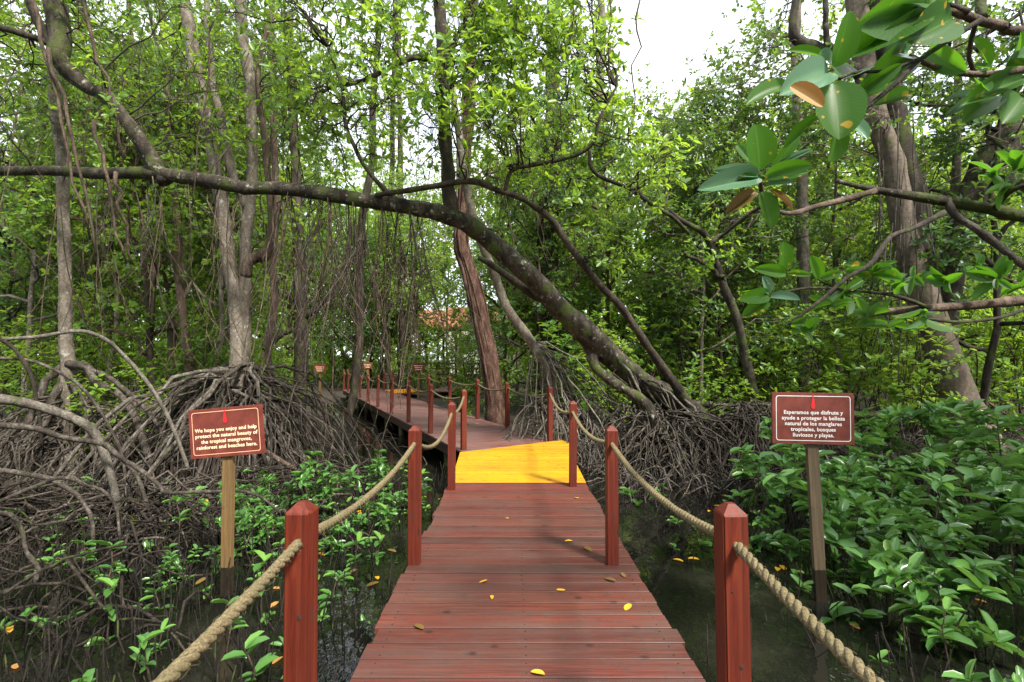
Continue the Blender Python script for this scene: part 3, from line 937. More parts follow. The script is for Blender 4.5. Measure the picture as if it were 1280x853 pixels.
def leaning():
    b = at(905, 565, 10.3)
    t = stem_thing('leaning_mangrove', (b[0], b[1]), 'big mossy mangrove whose long trunk leans left across the whole scene over the walkway')
    skel = []
    mb = MB()
    main = [(-140, 208, 9.2, 6), (-40, 212, 8.6, 7), (0, 213, 8.4, 7), (60, 213, 8.3, 7), (110, 216, 8.2, 7.5), (195, 219, 8.1, 9), (250, 226, 8.1, 10), (300, 233, 8.1, 9.5), (360, 237, 8.2, 9.5), (420, 245, 8.2, 10), (470, 253, 8.4, 10.5), (515, 260, 8.5, 11), (560, 268, 8.6, 13), (600, 290, 8.8, 13), (640, 325, 9.0, 14), (700, 385, 9.3, 15), (745, 430, 9.5, 17), (790, 468, 9.8, 16), (835, 497, 10, 17), (870, 525, 10.2, 20), (905, 570, 10.3, 26), (915, 600, 10.3, 30)]
    main = [(q[0], q[1], q[2], q[3] * .88) for q in main]
    s, _ = limb(mb, main, 110, .018, 3, 14, .05); skel.append(s)
    mb.build('trunk', M['bark_moss'], t)
    def lb(pts, n, seed, mat='bark_moss', name='limb', sides=10):
        mb = MB(); s, _ = limb(mb, pts, n, .02, seed, sides); skel.append(s); return mb.build(name, M[mat], t)
    lb([(566, 276, 8.6, 11), (561, 240, 8.65, 9), (558, 200, 8.7, 8.5), (557, 130, 8.7, 8.5), (553, 60, 8.8, 8.5), (549, 0, 8.8, 8), (545, -80, 8.9, 7), (552, -200, 9, 5)], 40, 5, 'bark_dark')
    lb([(205, 224, 8.1, 9), (192, 208, 8.05, 9), (172, 172, 7.95, 9), (150, 140, 7.9, 8.5), (125, 118, 7.9, 8.5), (92, 95, 7.9, 10), (78, 76, 7.8, 11), (75, 50, 7.8, 12), (68, 5, 7.8, 12), (55, -60, 7.8, 11), (60, -160, 8, 8)], 44, 6)
    lb([(80, 75, 7.85, 7), (60, 45, 7.8, 6), (40, 10, 7.7, 5), (25, -40, 7.6, 4)], 14, 61, 'bark_dark')
    lb([(75, 60, 7.85, 4), (45, 48, 7.7, 4), (0, 34, 7.5, 4), (-60, 20, 7.4, 4)], 14, 62, 'bark_dark')
    # dark secondary limb running right from the upright limb and down to the ground
    lb([(470, 244, 8.3, 3), (495, 239, 8.2, 3.4), (545, 233, 8.2, 3.6), (589, 227, 8.2, 4), (631, 239, 8.2, 4), (680, 264, 8.3, 4.2), (705, 295, 8.4, 4.5), (750, 354, 8.6, 4.5), (775, 382, 8.8, 4.6), (807, 428, 9.1, 5), (852, 491, 9.6, 6), (880, 545, 9.9, 7), (890, 590, 10, 7)], 60, 7, 'bark_dark')
    lb([(633, 240, 8.2, 3), (640, 215, 8.1, 3), (665, 207, 8.0, 2.8), (700, 198, 8.0, 2.6), (738, 183, 7.9, 2.4), (750, 150, 7.8, 2), (770, 110, 7.8, 1.6)], 26, 8, 'bark_dark', sides=7)
    lb([(738, 186, 7.9, 2.4), (742, 214, 7.9, 2.6), (790, 240, 8, 2.6), (830, 266, 8.2, 2.6), (862, 290, 8.3, 2)], 22, 9, 'bark_dark', sides=7)
    lb([(548, 78, 8.8, 4), (520, 72, 8.7, 4), (495, 80, 8.6, 3.5), (460, 98, 8.5, 3), (420, 105, 8.4, 2.4)], 18, 10, 'bark_dark', sides=7)
    lb([(560, 70, 8.8, 3), (575, 40, 8.8, 3), (600, 10, 8.9, 2.5), (640, -40, 9, 2)], 14, 11, 'bark_dark', sides=7)
    lb([(505, 258, 8.5, 4), (470, 225, 8.3, 3), (440, 180, 8.1, 2.6), (430, 130, 8, 2.2), (410, 60, 7.9, 2)], 22, 12, 'bark_moss', sides=7)
    lb([(690, 380, 9.3, 6), (672, 372, 9.4, 6), (640, 350, 9.5, 5), (612, 330, 9.6, 4), (598, 322, 9.7, 3)], 14, 13, 'bark_dark', sides=7)
    # lower root limbs parallel to the trunk foot
    def rt(pts, n, seed, mat='root', name='prop_root'):
        mb = MB(); limb(mb, pts, n, .02, seed, 8, .1); return mb.build(name, M[mat], t)
    rt([(735, 430, 9.5, 7), (742, 455, 9.4, 7), (765, 478, 9.3, 6.5), (800, 500, 9.2, 6.5), (822, 530, 9.1, 6.5), (838, 560, 9.0, 6), (852, 590, 8.9, 5.5), (872, 620, 8.8, 4.5), (880, 650, 8.8, 4)], 40, 21, 'bark_moss')
    r = np.random.default_rng(31)
    for k in range(18):
        px = r.uniform(735, 880); s = skel[0]; 
        q = s[np.argmin(np.abs(s[:, 0] / s[:, 1] * F + 640 - px))]
        ex, ey = q[0] + r.uniform(-.3, 1.9), q[1] + r.uniform(-2.3, .3)
        g = float(ground_z(ex, ey)) - .05; tt = np.linspace(0, 1, 9)[:, None]
        P = q + (np.array([ex, ey, g]) - q) * np.c_[tt, tt, tt ** r.uniform(1.2, 2.4)]
        P[1:-1] += r.normal(0, .05, P[1:-1].shape)
        mb = MB(); tubes(mb, P, np.linspace(1, .6, 9) * r.uniform(.014, .034), 7); mb.build('prop_root', M[['root', 'root_dark', 'root_pale'][k % 3]], t)
    # fine tangle round the foot
    mb = MB()
    for c, n in (((b[0] + .1, b[1] - .6, -.45), 110), ((at(820, 520, 9.6)[0], 9.2, -.5), 90), ((at(960, 560, 10)[0], 9.8, -.45), 70)):
        arch_roots(mb, c, 0, n, r, (.2, 1.15), (.5, 2.2), (.008, .02), sides=5)
    tag(mb.build('root_tangle', M['root'], t), kind='stuff')
    mb = MB()
    for c, n in (((b[0] - .6, b[1] - 1.0, -.5), 80), ((b[0] + .9, b[1] - .5, -.5), 80)):
        arch_roots(mb, c, 0, n, r, (.15, .9), (.4, 2.4), (.008, .022), sides=5)
    tag(mb.build('root_tangle', M['root_dark'], t), kind='stuff')
    # hanging aerial roots
    skA = skel[0]
    for k in range(70):
        px = r.choice([r.uniform(330, 530), r.uniform(60, 560), r.uniform(380, 520)])
        q = skA[np.argmin(np.abs(skA[:, 0] / skA[:, 1] * F + 640 - px))] + np.array([0, r.normal(0, .06), -.08])
        mb = MB(); P = hang_roots(mb, [q], [r.uniform(.8, 3.1)], r, (.004, .011), sway=.16)
        if r.random() < .75:
            for jj in r.integers(1, 6, 5): hang_roots(mb, [P[0, jj]], [r.uniform(.6, 2.0)], r, (.003, .007), sway=.34)
        mb.build('aerial_root', M['vine' if k % 3 else 'root'], t)
    for px, y0, y1, dx in ((35, -20, 300, 78), (60, 60, 320, 60), (95, -30, 200, 60), (118, 150, 330, 40), (145, 215, 330, 20), (270, -20, 260, -30), (735, -20, 85, 20), (768, -30, 190, -12), (640, -30, 110, 18), (800, 0, 180, -15), (720, 10, 190, -20)):
        Yk = 7.4; tt = np.linspace(0, 1, 10)[:, None]
        P = at(px, y0, Yk) + (at(px + dx, y1, Yk + .3) - at(px, y0, Yk)) * tt; P[1:-1] += r.normal(0, .035, (8, 3))
        mb = MB(); tubes(mb, P, np.linspace(.03, .016, 10) * (1 if px < 200 else .5), 6); mb.build('aerial_root', M['vine'], t)
    # foliage: sprays in view, and unseen ones above that shade the scene
    sk = np.concatenate(skel)
    mw, ml = MB(), MB()
    def boxc(n, x0, x1, y0, y1, Ya, Yb):
        return [at(r.uniform(x0, x1), r.uniform(y0, y1), r.uniform(Ya, Yb)) for _ in range(n)]
    spray(mw, ml, sk, boxc(40, 330, 560, -60, 190, 6.8, 9.2), r, .75, 11, .145)
    spray(mw, ml, sk, boxc(26, 0, 700, -420, -80, 6.5, 9.5), r, .9, 12, .15)  # unseen canopy above the view, added to shade from overhead
    spray(mw, ml, sk, boxc(32, 570, 735, -40, 190, 6.8, 9.0), r, .7, 11, .15)
    spray(mw, ml, sk, boxc(14, 600, 860, 110, 270, 7.0, 9.0), r, .6, 10, .14)
    spray(mw, ml, sk, boxc(16, 590, 748, -90, 90, 7.0, 9.5), r, .7, 12, .14)
    spray(mw, ml, sk, boxc(12, 560, 800, 190, 330, 7.6, 9.2), r, .5, 8, .12)
    spray(mw, ml, sk, boxc(34, -60, 330, -80, 150, 7.0, 9.6), r, .7, 9, .13)
    spray(mw, ml, sk, boxc(7, 150, 480, 130, 230, 8.2, 9.2), r, .5, 8, .12)
    ml.merge(mw).build('crown', [M['leaf_bright'], M['bark_dark']], t)
    return t
leaning()

# ------------------------------------------------------------------ the other trees one can point at
def pxtree(name, label, stems, mats, foliage=(), leafmat='leaf_canopy', seed=1, group=None, leafL=.13, roots=None, noise_=.025, n=44):
    """stems: lists of (px, py, Y, r) from the foot up"""
    foot = at(*stems[0][0][:3])
    t = stem_thing(name, (foot[0], foot[1]), label, 'tree', group)
    skel = []; r = np.random.default_rng(seed)
    for k, st in enumerate(stems):
        st = list(st)
        if k == 0:
            p = st[0]; q = at(p[0], p[1], p[2])
            if q[2] > float(t.location.z):
                pyb = 450 + (EYE - (float(t.location.z) - .15)) * F / p[2]
                st = [(p[0] + 2, pyb, p[2], p[3] * 1.25)] + st
        mb = MB(); s, _ = limb(mb, st, n, noise_, seed + k, 10, .05); skel.append(s)
        mb.build('trunk' if k == 0 else 'limb', M[mats[min(k, len(mats) - 1)]], t)
    if foliage:
        mw, ml = MB(), MB(); sk = np.concatenate(skel)
        for (cnt, x0, x1, y0, y1, Ya, Yb, rad, m) in foliage:
            spray(mw, ml, sk, [at(r.uniform(x0, x1), r.uniform(y0, y1), r.uniform(Ya, Yb)) for _ in range(cnt)], r, rad, m, leafL)
        ml.merge(mw).build('crown', [M[leafmat], M[mats[0]]], t)
    return t, skel, r

# twin stemmed tree over its great mound of stilt roots
t, sk, r = pxtree('stilt_root_mangrove', 'grey twin-stemmed mangrove above a great mound of arching stilt roots behind the English sign',
    [[(299, 570, 9.4, 10), (298, 505, 9.4, 9), (296, 440, 9.4, 8.6), (290, 370, 9.4, 8), (283, 300, 9.4, 8), (270, 225, 9.45, 7.5), (258, 150, 9.5, 7), (243, 80, 9.5, 8), (228, -20, 9.6, 7), (215, -140, 9.8, 5)],
     [(301, 500, 9.45, 7), (306, 430, 9.5, 7.4), (306, 350, 9.5, 7.4), (309, 280, 9.5, 7), (316, 200, 9.6, 6.5), (312, 120, 9.6, 7.5), (303, 40, 9.7, 7), (300, -60, 9.8, 6)],
     [(306, 345, 9.5, 7), (318, 322, 9.5, 7), (330, 318, 9.5, 8), (340, 296, 9.5, 4.5), (338, 225, 9.5, 4), (331, 172, 9.6, 4.5), (322, 110, 9.6, 3), (335, 30, 9.7, 2.5)],
     [(306, 260, 9.5, 5), (288, 205, 9.5, 5.5), (272, 130, 9.6, 5), (262, 60, 9.7, 4), (255, -30, 9.7, 3.5)]],
    ['bark_grey', 'bark_grey', 'bark_brown', 'bark_grey'],
    [(30, 120, 420, -80, 140, 8.8, 11.5, .8, 10), (6, 330, 400, 20, 240, 9, 10.5, .6, 9)], 'leaf_canopy', 41)
c = np.array([sk[0][5, 0], 9.5, -.35])
for k in range(60):
    mb = MB(); arch_roots(mb, c, 0, 1, r, (.5, 1.85), (1.0, 3.4), (.022, .038), fork=0, K=10, az=(PI * .95, PI * 2.05) if k % 4 else (0, 2 * PI))
    mb.build('prop_root', M[['root', 'root_pale', 'root', 'root_dark'][k % 4]], t)
mb = MB(); arch_roots(mb, c, 0, 170, r, (.3, 1.75), (.8, 3.4), (.008, .020), fork=1.3, sides=5); tag(mb.build('root_tangle', M['root'], t), kind='stuff')

def vines(t, r, n, x0, x1, y0, y1, Ya, Yb, ln=(1.0, 4.0)):
    for k in range(n):
        mb = MB(); P = hang_roots(mb, [at(r.uniform(x0, x1), r.uniform(y0, y1), r.uniform(Ya, Yb))], [r.uniform(*ln)], r, (.005, .013), sway=.22, K=10)
        for jj in r.integers(2, 8, 2): hang_roots(mb, [P[0, jj]], [r.uniform(.5, 1.8)], r, (.003, .007), sway=.4)
        mb.build('aerial_root', M['vine' if k % 3 else 'bark_dark'], t)
vines(t, r, 46, 120, 430, -20, 300, 8.4, 10.8)

# single stem at the far left
t, sk, r = pxtree('mangrove_tree', 'slim grey mangrove at the left edge with thick roots splaying from its foot',
    [[(84, 560, 9.0, 7.5), (84, 500, 9.0, 8), (84, 462, 9, 8.5), (83, 430, 9, 7.6), (82, 380, 9, 7.2), (80, 300, 9, 6.8), (77, 200, 9.1, 6.2), (70, 110, 9.2, 7), (66, 0, 9.3, 6), (60, -120, 9.4, 5)]],
    ['bark_grey'], [(24, -80, 170, -80, 160, 8.5, 11, .8, 10)], 'leaf_canopy', 51)
for pts in ([(88, 455, 9, 5.5), (108, 460, 8.9, 5), (122, 480, 8.8, 5), (145, 490, 8.7, 4.6), (165, 515, 8.6, 4.2), (182, 550, 8.5, 5), (190, 590, 8.5, 4)],
            [(80, 458, 9, 4.6), (62, 472, 8.9, 4.2), (50, 490, 8.8, 4), (38, 520, 8.7, 4.5), (30, 570, 8.6, 4)],
            [(82, 470, 9, 5), (66, 500, 8.8, 4.5), (56, 530, 8.7, 4.2), (40, 580, 8.6, 4)],
            [(86, 470, 9, 5), (100, 500, 8.8, 4.2), (112, 540, 8.7, 4), (130, 590, 8.6, 3.6)],
            [(105, 458, 8.9, 3), (140, 475, 8.8, 3), (175, 505, 8.6, 2.8), (205, 545, 8.5, 2.6), (225, 600, 8.4, 2.4)]):
    mb = MB(); limb(mb, pts, 22, .02, 5, 8); mb.build('prop_root', M['root'], t)
mb = MB(); arch_roots(mb, np.array([sk[0][5, 0], 9, -.4]), 0, 120, r, (.15, 1.3), (.6, 3.0), (.008, .022), fork=1.2, sides=5); tag(mb.build('root_tangle', M['root'], t), kind='stuff')

vines(t, r, 22, -20, 180, 0, 260, 8, 10)

# arching roots that come in from the left edge: they belong to a tree whose stem stands just outside
b0 = (-6.6, 5.0)
t = stem_thing('mangrove_tree', b0, 'mangrove just outside the left edge whose thick grey roots arch in low over the water')
mb = MB(); tubes(mb, spline([(b0[0], b0[1], -.9), (b0[0] - .1, b0[1], 1), (b0[0] - .3, b0[1] + .2, 3), (b0[0] - .2, b0[1] + .3, 6)], 20, .03, 3), np.linspace(.16, .09, 20), 10); mb.build('trunk', M['bark_grey'], t)
r = np.random.default_rng(77)
for pts, mt in (([(-75, 520, 5.2, 9), (-30, 501, 5.4, 8.5), (15, 500, 5.6, 8), (60, 510, 5.8, 7.5), (100, 528, 5.9, 7), (120, 548, 6.0, 6.5), (135, 590, 6.0, 5.5), (145, 640, 6, 5)], 'root_pale'),
            ([(-80, 540, 5.0, 5), (-20, 536, 5.2, 5), (40, 537, 5.4, 4.6), (80, 548, 5.6, 4.2), (130, 560, 5.8, 3.6), (165, 590, 6, 3), (185, 640, 6, 3)], 'root'),
            ([(-80, 430, 6.0, 3), (0, 424, 6.4, 3), (50, 422, 6.5, 3), (100, 414, 6.7, 3), (125, 420, 6.8, 3), (155, 445, 7, 3), (185, 480, 7.1, 3), (215, 530, 7.2, 3), (235, 590, 7.2, 2.6)], 'root_pale'),
            ([(-80, 446, 6, 2.5), (0, 447, 6.2, 2.5), (45, 453, 6.4, 2.5), (85, 470, 6.5, 2.5), (120, 505, 6.6, 2.4), (150, 560, 6.7, 2.2), (160, 620, 6.6, 2)], 'root'),
            ([(-70, 420, 6, 3), (0, 425, 6.2, 3), (30, 455, 6.2, 2.8), (45, 495, 6.2, 2.6), (52, 560, 6.2, 2.4)], 'root_dark'),
            ([(-60, 590, 4.6, 5), (0, 588, 4.8, 4.5), (50, 596, 4.9, 4), (85, 612, 5.0, 3.6), (112, 636, 5, 3), (118, 680, 5, 3)], 'root'),
            ([(-60, 640, 4.2, 3.5), (0, 628, 4.3, 3.2), (40, 612, 4.5, 3), (75, 600, 4.6, 2.6), (105, 606, 4.7, 2.4), (135, 622, 4.8, 2.2), (150, 680, 4.8, 2)], 'root'),
            ([(130, 555, 5.6, 4), (165, 580, 5.5, 3.6), (200, 606, 5.4, 3.2), (212, 616, 5.4, 3), (260, 613, 5.4, 2.6), (320, 618, 5.5, 2.2), (350, 640, 5.5, 2)], 'root'),
            ([(-60, 640, 3.6, 4), (0, 642, 3.7, 3.6), (20, 660, 3.8, 3.2), (36, 690, 3.8, 3), (44, 730, 3.8, 3)], 'root'),
            ([(10, 745, 3.3, 2.4), (50, 715, 3.5, 2.2), (90, 695, 3.7, 2), (140, 682, 4, 2), (175, 681, 4.2, 1.6)], 'root_dark')):
    mb = MB(); limb(mb, [(q[0], q[1], q[2], q[3] * .78) for q in pts], 30, .012, int(abs(pts[0][1])), 9); mb.build('prop_root', M[mt], t)
for k, (c, n, mt) in enumerate((((-6.2, 5.9, -.55), 100, 'root_dark'), ((-4.8, 6.4, -.6), 80, 'root'), ((-5.4, 4.6, -.6), 40, 'root_dark'), ((-3.9, 5.6, -.62), 40, 'root_dark'), ((-3.2, 7.4, -.6), 70, 'root_dark'))):
    mb = MB(); arch_roots(mb, c, 0, n, r, (.1, .52), (.4, 2.3), (.006, .016), fork=1.0, sides=5, wob=.07); tag(mb.build('root_tangle', M[mt], t), kind='stuff')

# red-brown tree beside the far rail, wrapped in pale strands
t, sk, r = pxtree('strangled_tree', 'red-brown stringy trunk wrapped in pale strands beside the right rail of the far walkway',
    [[(622, 535, 14, 15), (618, 495, 14, 12.5), (604, 425, 14, 10.5), (590, 355, 14, 9.5), (577, 300, 14, 9), (580, 240, 14, 8), (585, 150, 14, 8.5), (588, 60, 14, 8.5), (592, -60, 14, 7)]],
    ['bark_red'], [(26, 440, 720, -40, 220, 13, 16, 1.0, 11)], 'leaf_canopy', 61, leafL=.15)
q = sk[0]
for k in range(16):
    ph = r.uniform(0, 2 * PI); s = q[2:40:2].copy(); tt = np.linspace(0, 1, len(s)); a = ph + r.uniform(-2.2, 2.2) * tt
    rd = np.interp(tt, [0, 1], [.26, .16]) * (1 + r.normal(0, .12, len(s)))
    s[:, 0] += np.cos(a) * rd; s[:, 1] += np.sin(a) * rd
    mb = MB(); tubes(mb, s, np.full(len(s), r.uniform(.018, .04)), 6); mb.build('strand', M['root_pale' if k % 3 == 0 else 'bark_red'], t)

vines(t, r, 26, 430, 700, 0, 250, 12.5, 15.5)

# pale bent stem with a fan of bleached roots
t, sk, r = pxtree('bent_mangrove', 'pale bent stem dropping to a fan of bleached roots behind the yellow landing',
    [[(690, 480, 10, 6), (673, 442, 10, 6.5), (659, 420, 10, 6.5), (634, 382, 10.1, 6), (617, 343, 10.2, 5.6), (603, 312, 10.2, 5), (590, 262, 10.3, 5.5), (577, 195, 10.4, 5), (565, 120, 10.5, 4), (560, 40, 10.6, 3)]],
    ['bark_grey'], [(8, 500, 640, -20, 150, 9.8, 11.5, .6, 9)], 'leaf_canopy', 71)
c0 = sk[0][12]
for k in range(62):
    s0 = sk[0][r.integers(1, 13)]
    ex, ey = s0[0] + (r.uniform(.1, 2.6) if k % 4 else r.uniform(-.6, .5)), 10 + r.uniform(-.9, .8)
    g = float(ground_z(ex, ey)) - .05; tt = np.linspace(0, 1, 10)[:, None]
    P = s0 + (np.array([ex, ey, g]) - s0) * np.c_[tt ** .9, tt ** .9, tt ** r.uniform(1.1, 1.9)]
    P[1:-1] += r.normal(0, .035, P[1:-1].shape)
    mb = MB(); tubes(mb, P, np.linspace(1, .6, 10) * r.uniform(.008, .021), 6); mb.build('prop_root', M[['root_fan', 'root_pale', 'root_fan', 'root'][k % 4]], t)
mb = MB()
for dx, n in ((.3, 90), (1.1, 80), (2.0, 80)):
    arch_roots(mb, (c0[0] + dx, 10 - .1, -.5), 0, n, r, (.3, 1.3), (.3, 1.3), (.006, .014), fork=1.2, sides=5)
tag(mb.build('root_tangle', M['root_pale'], t), kind='stuff')

# the big tree on the right
t, sk, r = pxtree('big_mangrove', 'thick smooth tan trunk on the right rising from a flared foot behind the leafy shrubs',
    [[(1228, 585, 11, 32), (1212, 535, 11, 25), (1195, 495, 11, 21), (1170, 425, 11, 18), (1147, 350, 11, 15.5), (1131, 280, 11, 14), (1116, 211, 11, 13), (1094, 141, 11, 13), (1080, 70, 11.1, 13), (1068, -30, 11.2, 12), (1060, -150, 11.3, 12)],
     [(1172, 440, 11.3, 15), (1152, 330, 11.4, 15), (1138, 240, 11.4, 14), (1122, 150, 11.5, 13), (1104, 60, 11.5, 12), (1092, -30, 11.6, 12), (1085, -150, 11.8, 10)],
     [(1084, 100, 11.1, 9), (1055, 80, 11.1, 8), (1025, 62, 11.2, 8), (1000, 52, 11.3, 7), (990, 30, 11.3, 5), (1000, -30, 11.4, 4)],
     [(1055, 84, 11.1, 5), (1040, 60, 11, 4), (1030, 20, 11, 3.4), (1040, -40, 11, 3)],
     [(1240, 580, 10.8, 12), (1215, 520, 10.8, 8), (1200, 470, 10.9, 5), (1188, 430, 10.95, 3)]],
    ['bark_smooth', 'bark_dark', 'bark_dark', 'bark_dark', 'bark_brown'],
    [(18, 930, 1110, -70, 110, 10.5, 13, .9, 11), (22, 1080, 1300, -70, 200, 9.6, 12, .9, 11), (12, 890, 1040, 70, 260, 11, 13, .7, 10), (5, 915, 970, -40, 60, 11, 13, .7, 10), (9, 850, 960, 90, 150, 11, 13.5, .7, 11)], 'leaf_canopy', 81, leafL=.14)
for k in range(26):
    mb = MB(); hang_roots(mb, [at(r.uniform(1095, 1165), r.uniform(120, 360), 10.65)], [r.uniform(1.2, 3.4)], r, (.008, .02), sway=.05); mb.build('aerial_root', M['root'], t)
# dark limb tree behind it
t, sk, r = pxtree('dark_mangrove', 'almost black leaning trunk entering from the right edge behind the tan trunk',
    [[(1188, 540, 12, 12), (1184, 420, 12, 12), (1190, 340, 12, 13), (1208, 265, 12, 15), (1238, 200, 12, 18), (1290, 140, 12, 21), (1350, 60, 12, 20)],
     [(1236, 205, 12, 10), (1255, 225, 12, 9), (1290, 235, 12, 9), (1340, 240, 12, 8)]],
    ['bark_dark'], [(8, 1180, 1320, 60, 320, 11.5, 13.5, .7, 9)], 'leaf_dark', 91)
pxtree('slender_tree', 'slender pale trunk standing upright just right of the thick tan trunk',
    [[(1188, 520, 13, 6), (1191, 420, 13, 6), (1193, 330, 13, 6), (1195, 210, 13, 5), (1196, 110, 13, 4.5), (1198, 0, 13, 4)]], ['bark_grey'], [(6, 1150, 1260, -40, 120, 12.5, 14, .7, 9)], 'leaf_canopy', 95)
pxtree('slender_tree', 'straight pale trunk rising behind the Spanish sign',
    [[(1008, 520, 14, 6.5), (1005, 400, 14, 7), (1003, 310, 14, 7), (1001, 200, 14, 6), (994, 90, 14, 5.5), (998, -20, 14, 5)]], ['bark_grey'], [(10, 920, 1070, -20, 230, 13, 15.5, .8, 10)], 'leaf_canopy', 96)
pxtree('curved_sapling', 'thin dark curved sapling bending left above the fallen log, beside the Spanish sign',
    [[(944, 560, 10.5, 7), (939, 475, 10.5, 6), (922, 405, 10.4, 5.4), (901, 347, 10.3, 5), (886, 302, 10.2, 4.4), (864, 284, 10, 3.4), (835, 262, 9.9, 2.6)],
     [(888, 305, 10.2, 3.4), (905, 292, 10.2, 3.4), (925, 276, 10.1, 3), (945, 262, 10, 2)],
     [(905, 352, 10.3, 3), (880, 330, 10.2, 2.5), (855, 318, 10.1, 2)]], ['bark_dark'], [(7, 820, 960, 230, 340, 9.6, 11, .55, 9)], 'leaf_bright', 97)
pxtree('clad_tree', 'upright trunk hung with dark leaves behind the leaning trunk',
    [[(686, 500, 17, 13), (685, 380, 17, 14), (686, 280, 17, 12), (690, 180, 17, 10), (691, 40, 17, 8), (690, -60, 17, 7)]], ['bark_dark'], [(9, 668, 706, 280, 430, 16.4, 17.2, .5, 9), (14, 600, 800, 40, 260, 15.5, 18.5, 1.1, 11)], 'leaf_dark', 98, leafL=.16)
pxtree('dark_slim_tree', 'dark slim trunk hung with vines left of the far walkway entrance',
    [[(374, 520, 16, 8), (376, 420, 16, 8.4), (374, 320, 16, 7.5), (370, 250, 16, 6.5), (366, 150, 16, 5.5), (360, 20, 16, 6)],
     [(376, 400, 16, 5), (395, 385, 15.9, 4.5), (415, 365, 15.8, 4), (432, 330, 15.7, 3), (440, 280, 15.7, 2.5)],
     [(374, 410, 16, 4), (350, 420, 15.8, 3.6), (330, 440, 15.6, 3)]], ['bark_dark'], [(12, 300, 460, 60, 260, 15, 17.5, 1.0, 10)], 'leaf_canopy', 99, leafL=.15)
for px, Y, rr, mt, lab, dx in ((190, 14.5, 4, 'bark_dark', 'thin dark stem standing midway between the left edge tree and the twin-stemmed mangrove', -22), (118, 19, 7, 'bark_smooth', 'bleached leaning trunk seen behind the left edge tree', -18), (92, 22, 6, 'bark_smooth', 'pale crooked trunk in the bright thicket at the far left', -14),
                               (345, 12.5, 4.5, 'bark_brown', 'thin brown stem right behind the twin-stemmed mangrove', -6), (240, 13.5, 5, 'bark_brown', 'leaning brown stem behind the twin-stemmed mangrove on its left', -40), (485, 29, 4, 'bark_dark', 'slim dark pole of a tree left of the far small signs', 8), (505, 28, 4, 'bark_dark', 'slim dark tree by the second yellow landing', -6),
                               (830, 16, 6, 'bark_brown', 'thin brown trunk in the green thicket right of the leaning mangrove', 5), (740, 20, 7, 'bark_grey', 'grey trunk deep in the thicket above the leaning trunk', 10), (440, 17.5, 5, 'bark_dark', 'dark leaning stem behind the hanging roots left of the walkway', 30)):
    st = [(px, 520, Y, rr), (px + .2 * dx, 420, Y, rr), (px + .45 * dx, 300, Y, rr * .95), (px + .8 * dx, 160, Y, rr * .8), (px + dx, 20, Y, rr * .7), (px + dx * 1.1, -60, Y, rr * .6)]
    fo = (8, px + dx - 90, px + dx + 90, 20, 230, Y - 1.5, Y + 1.5, .9, 10)
    if px == 830: st = st[:4]; fo = (16, 770, 900, 115, 270, Y - 1.5, Y + 1.5, .8, 10)
    if px == 740: fo = (8, 650, 735, 10, 230, Y - 1.5, Y + 1.5, .9, 10)
    pxtree('thin_tree', lab, [st], [mt], [fo], 'leaf_canopy' if px > 300 else 'leaf_bright', 200 + int(px), leafL=.14, noise_=.05)

# fallen mossy log behind the Spanish sign, and a log at left
for pts, lab in (([(850, 503, 11.2, 3.5), (900, 507, 11.3, 4.5), (950, 510, 11.4, 4.5), (1010, 514, 11.5, 4.5), (1070, 518, 11.6, 4), (1130, 516, 11.7, 4)], 'pale fallen log lying behind the Spanish sign'),
                 ([(95, 508, 10.2, 8), (150, 512, 10.2, 8), (200, 508, 10.3, 8), (255, 505, 10.4, 7)], 'brown fallen log lying behind the left roots'),
                 ([(330, 565, 8.6, 3), (380, 590, 8.0, 3), (400, 595, 7.8, 2.5), (450, 590, 7.8, 2)], 'thin fallen stick left of the walkway piles')):
    q = [np.append(at(p[0], p[1], p[2]), p[3] * p[2] / F) for p in pts]
    mb = MB(); s = spline(np.array(q), 26, .02, 4); tubes(mb, s[:, :3], s[:, 3], 10)
    tag(mb.build('fallen_log', M['bark_grey' if 'pale' in lab else 'bark_brown'], origin=tuple(s[0, :3])), lab, 'log')

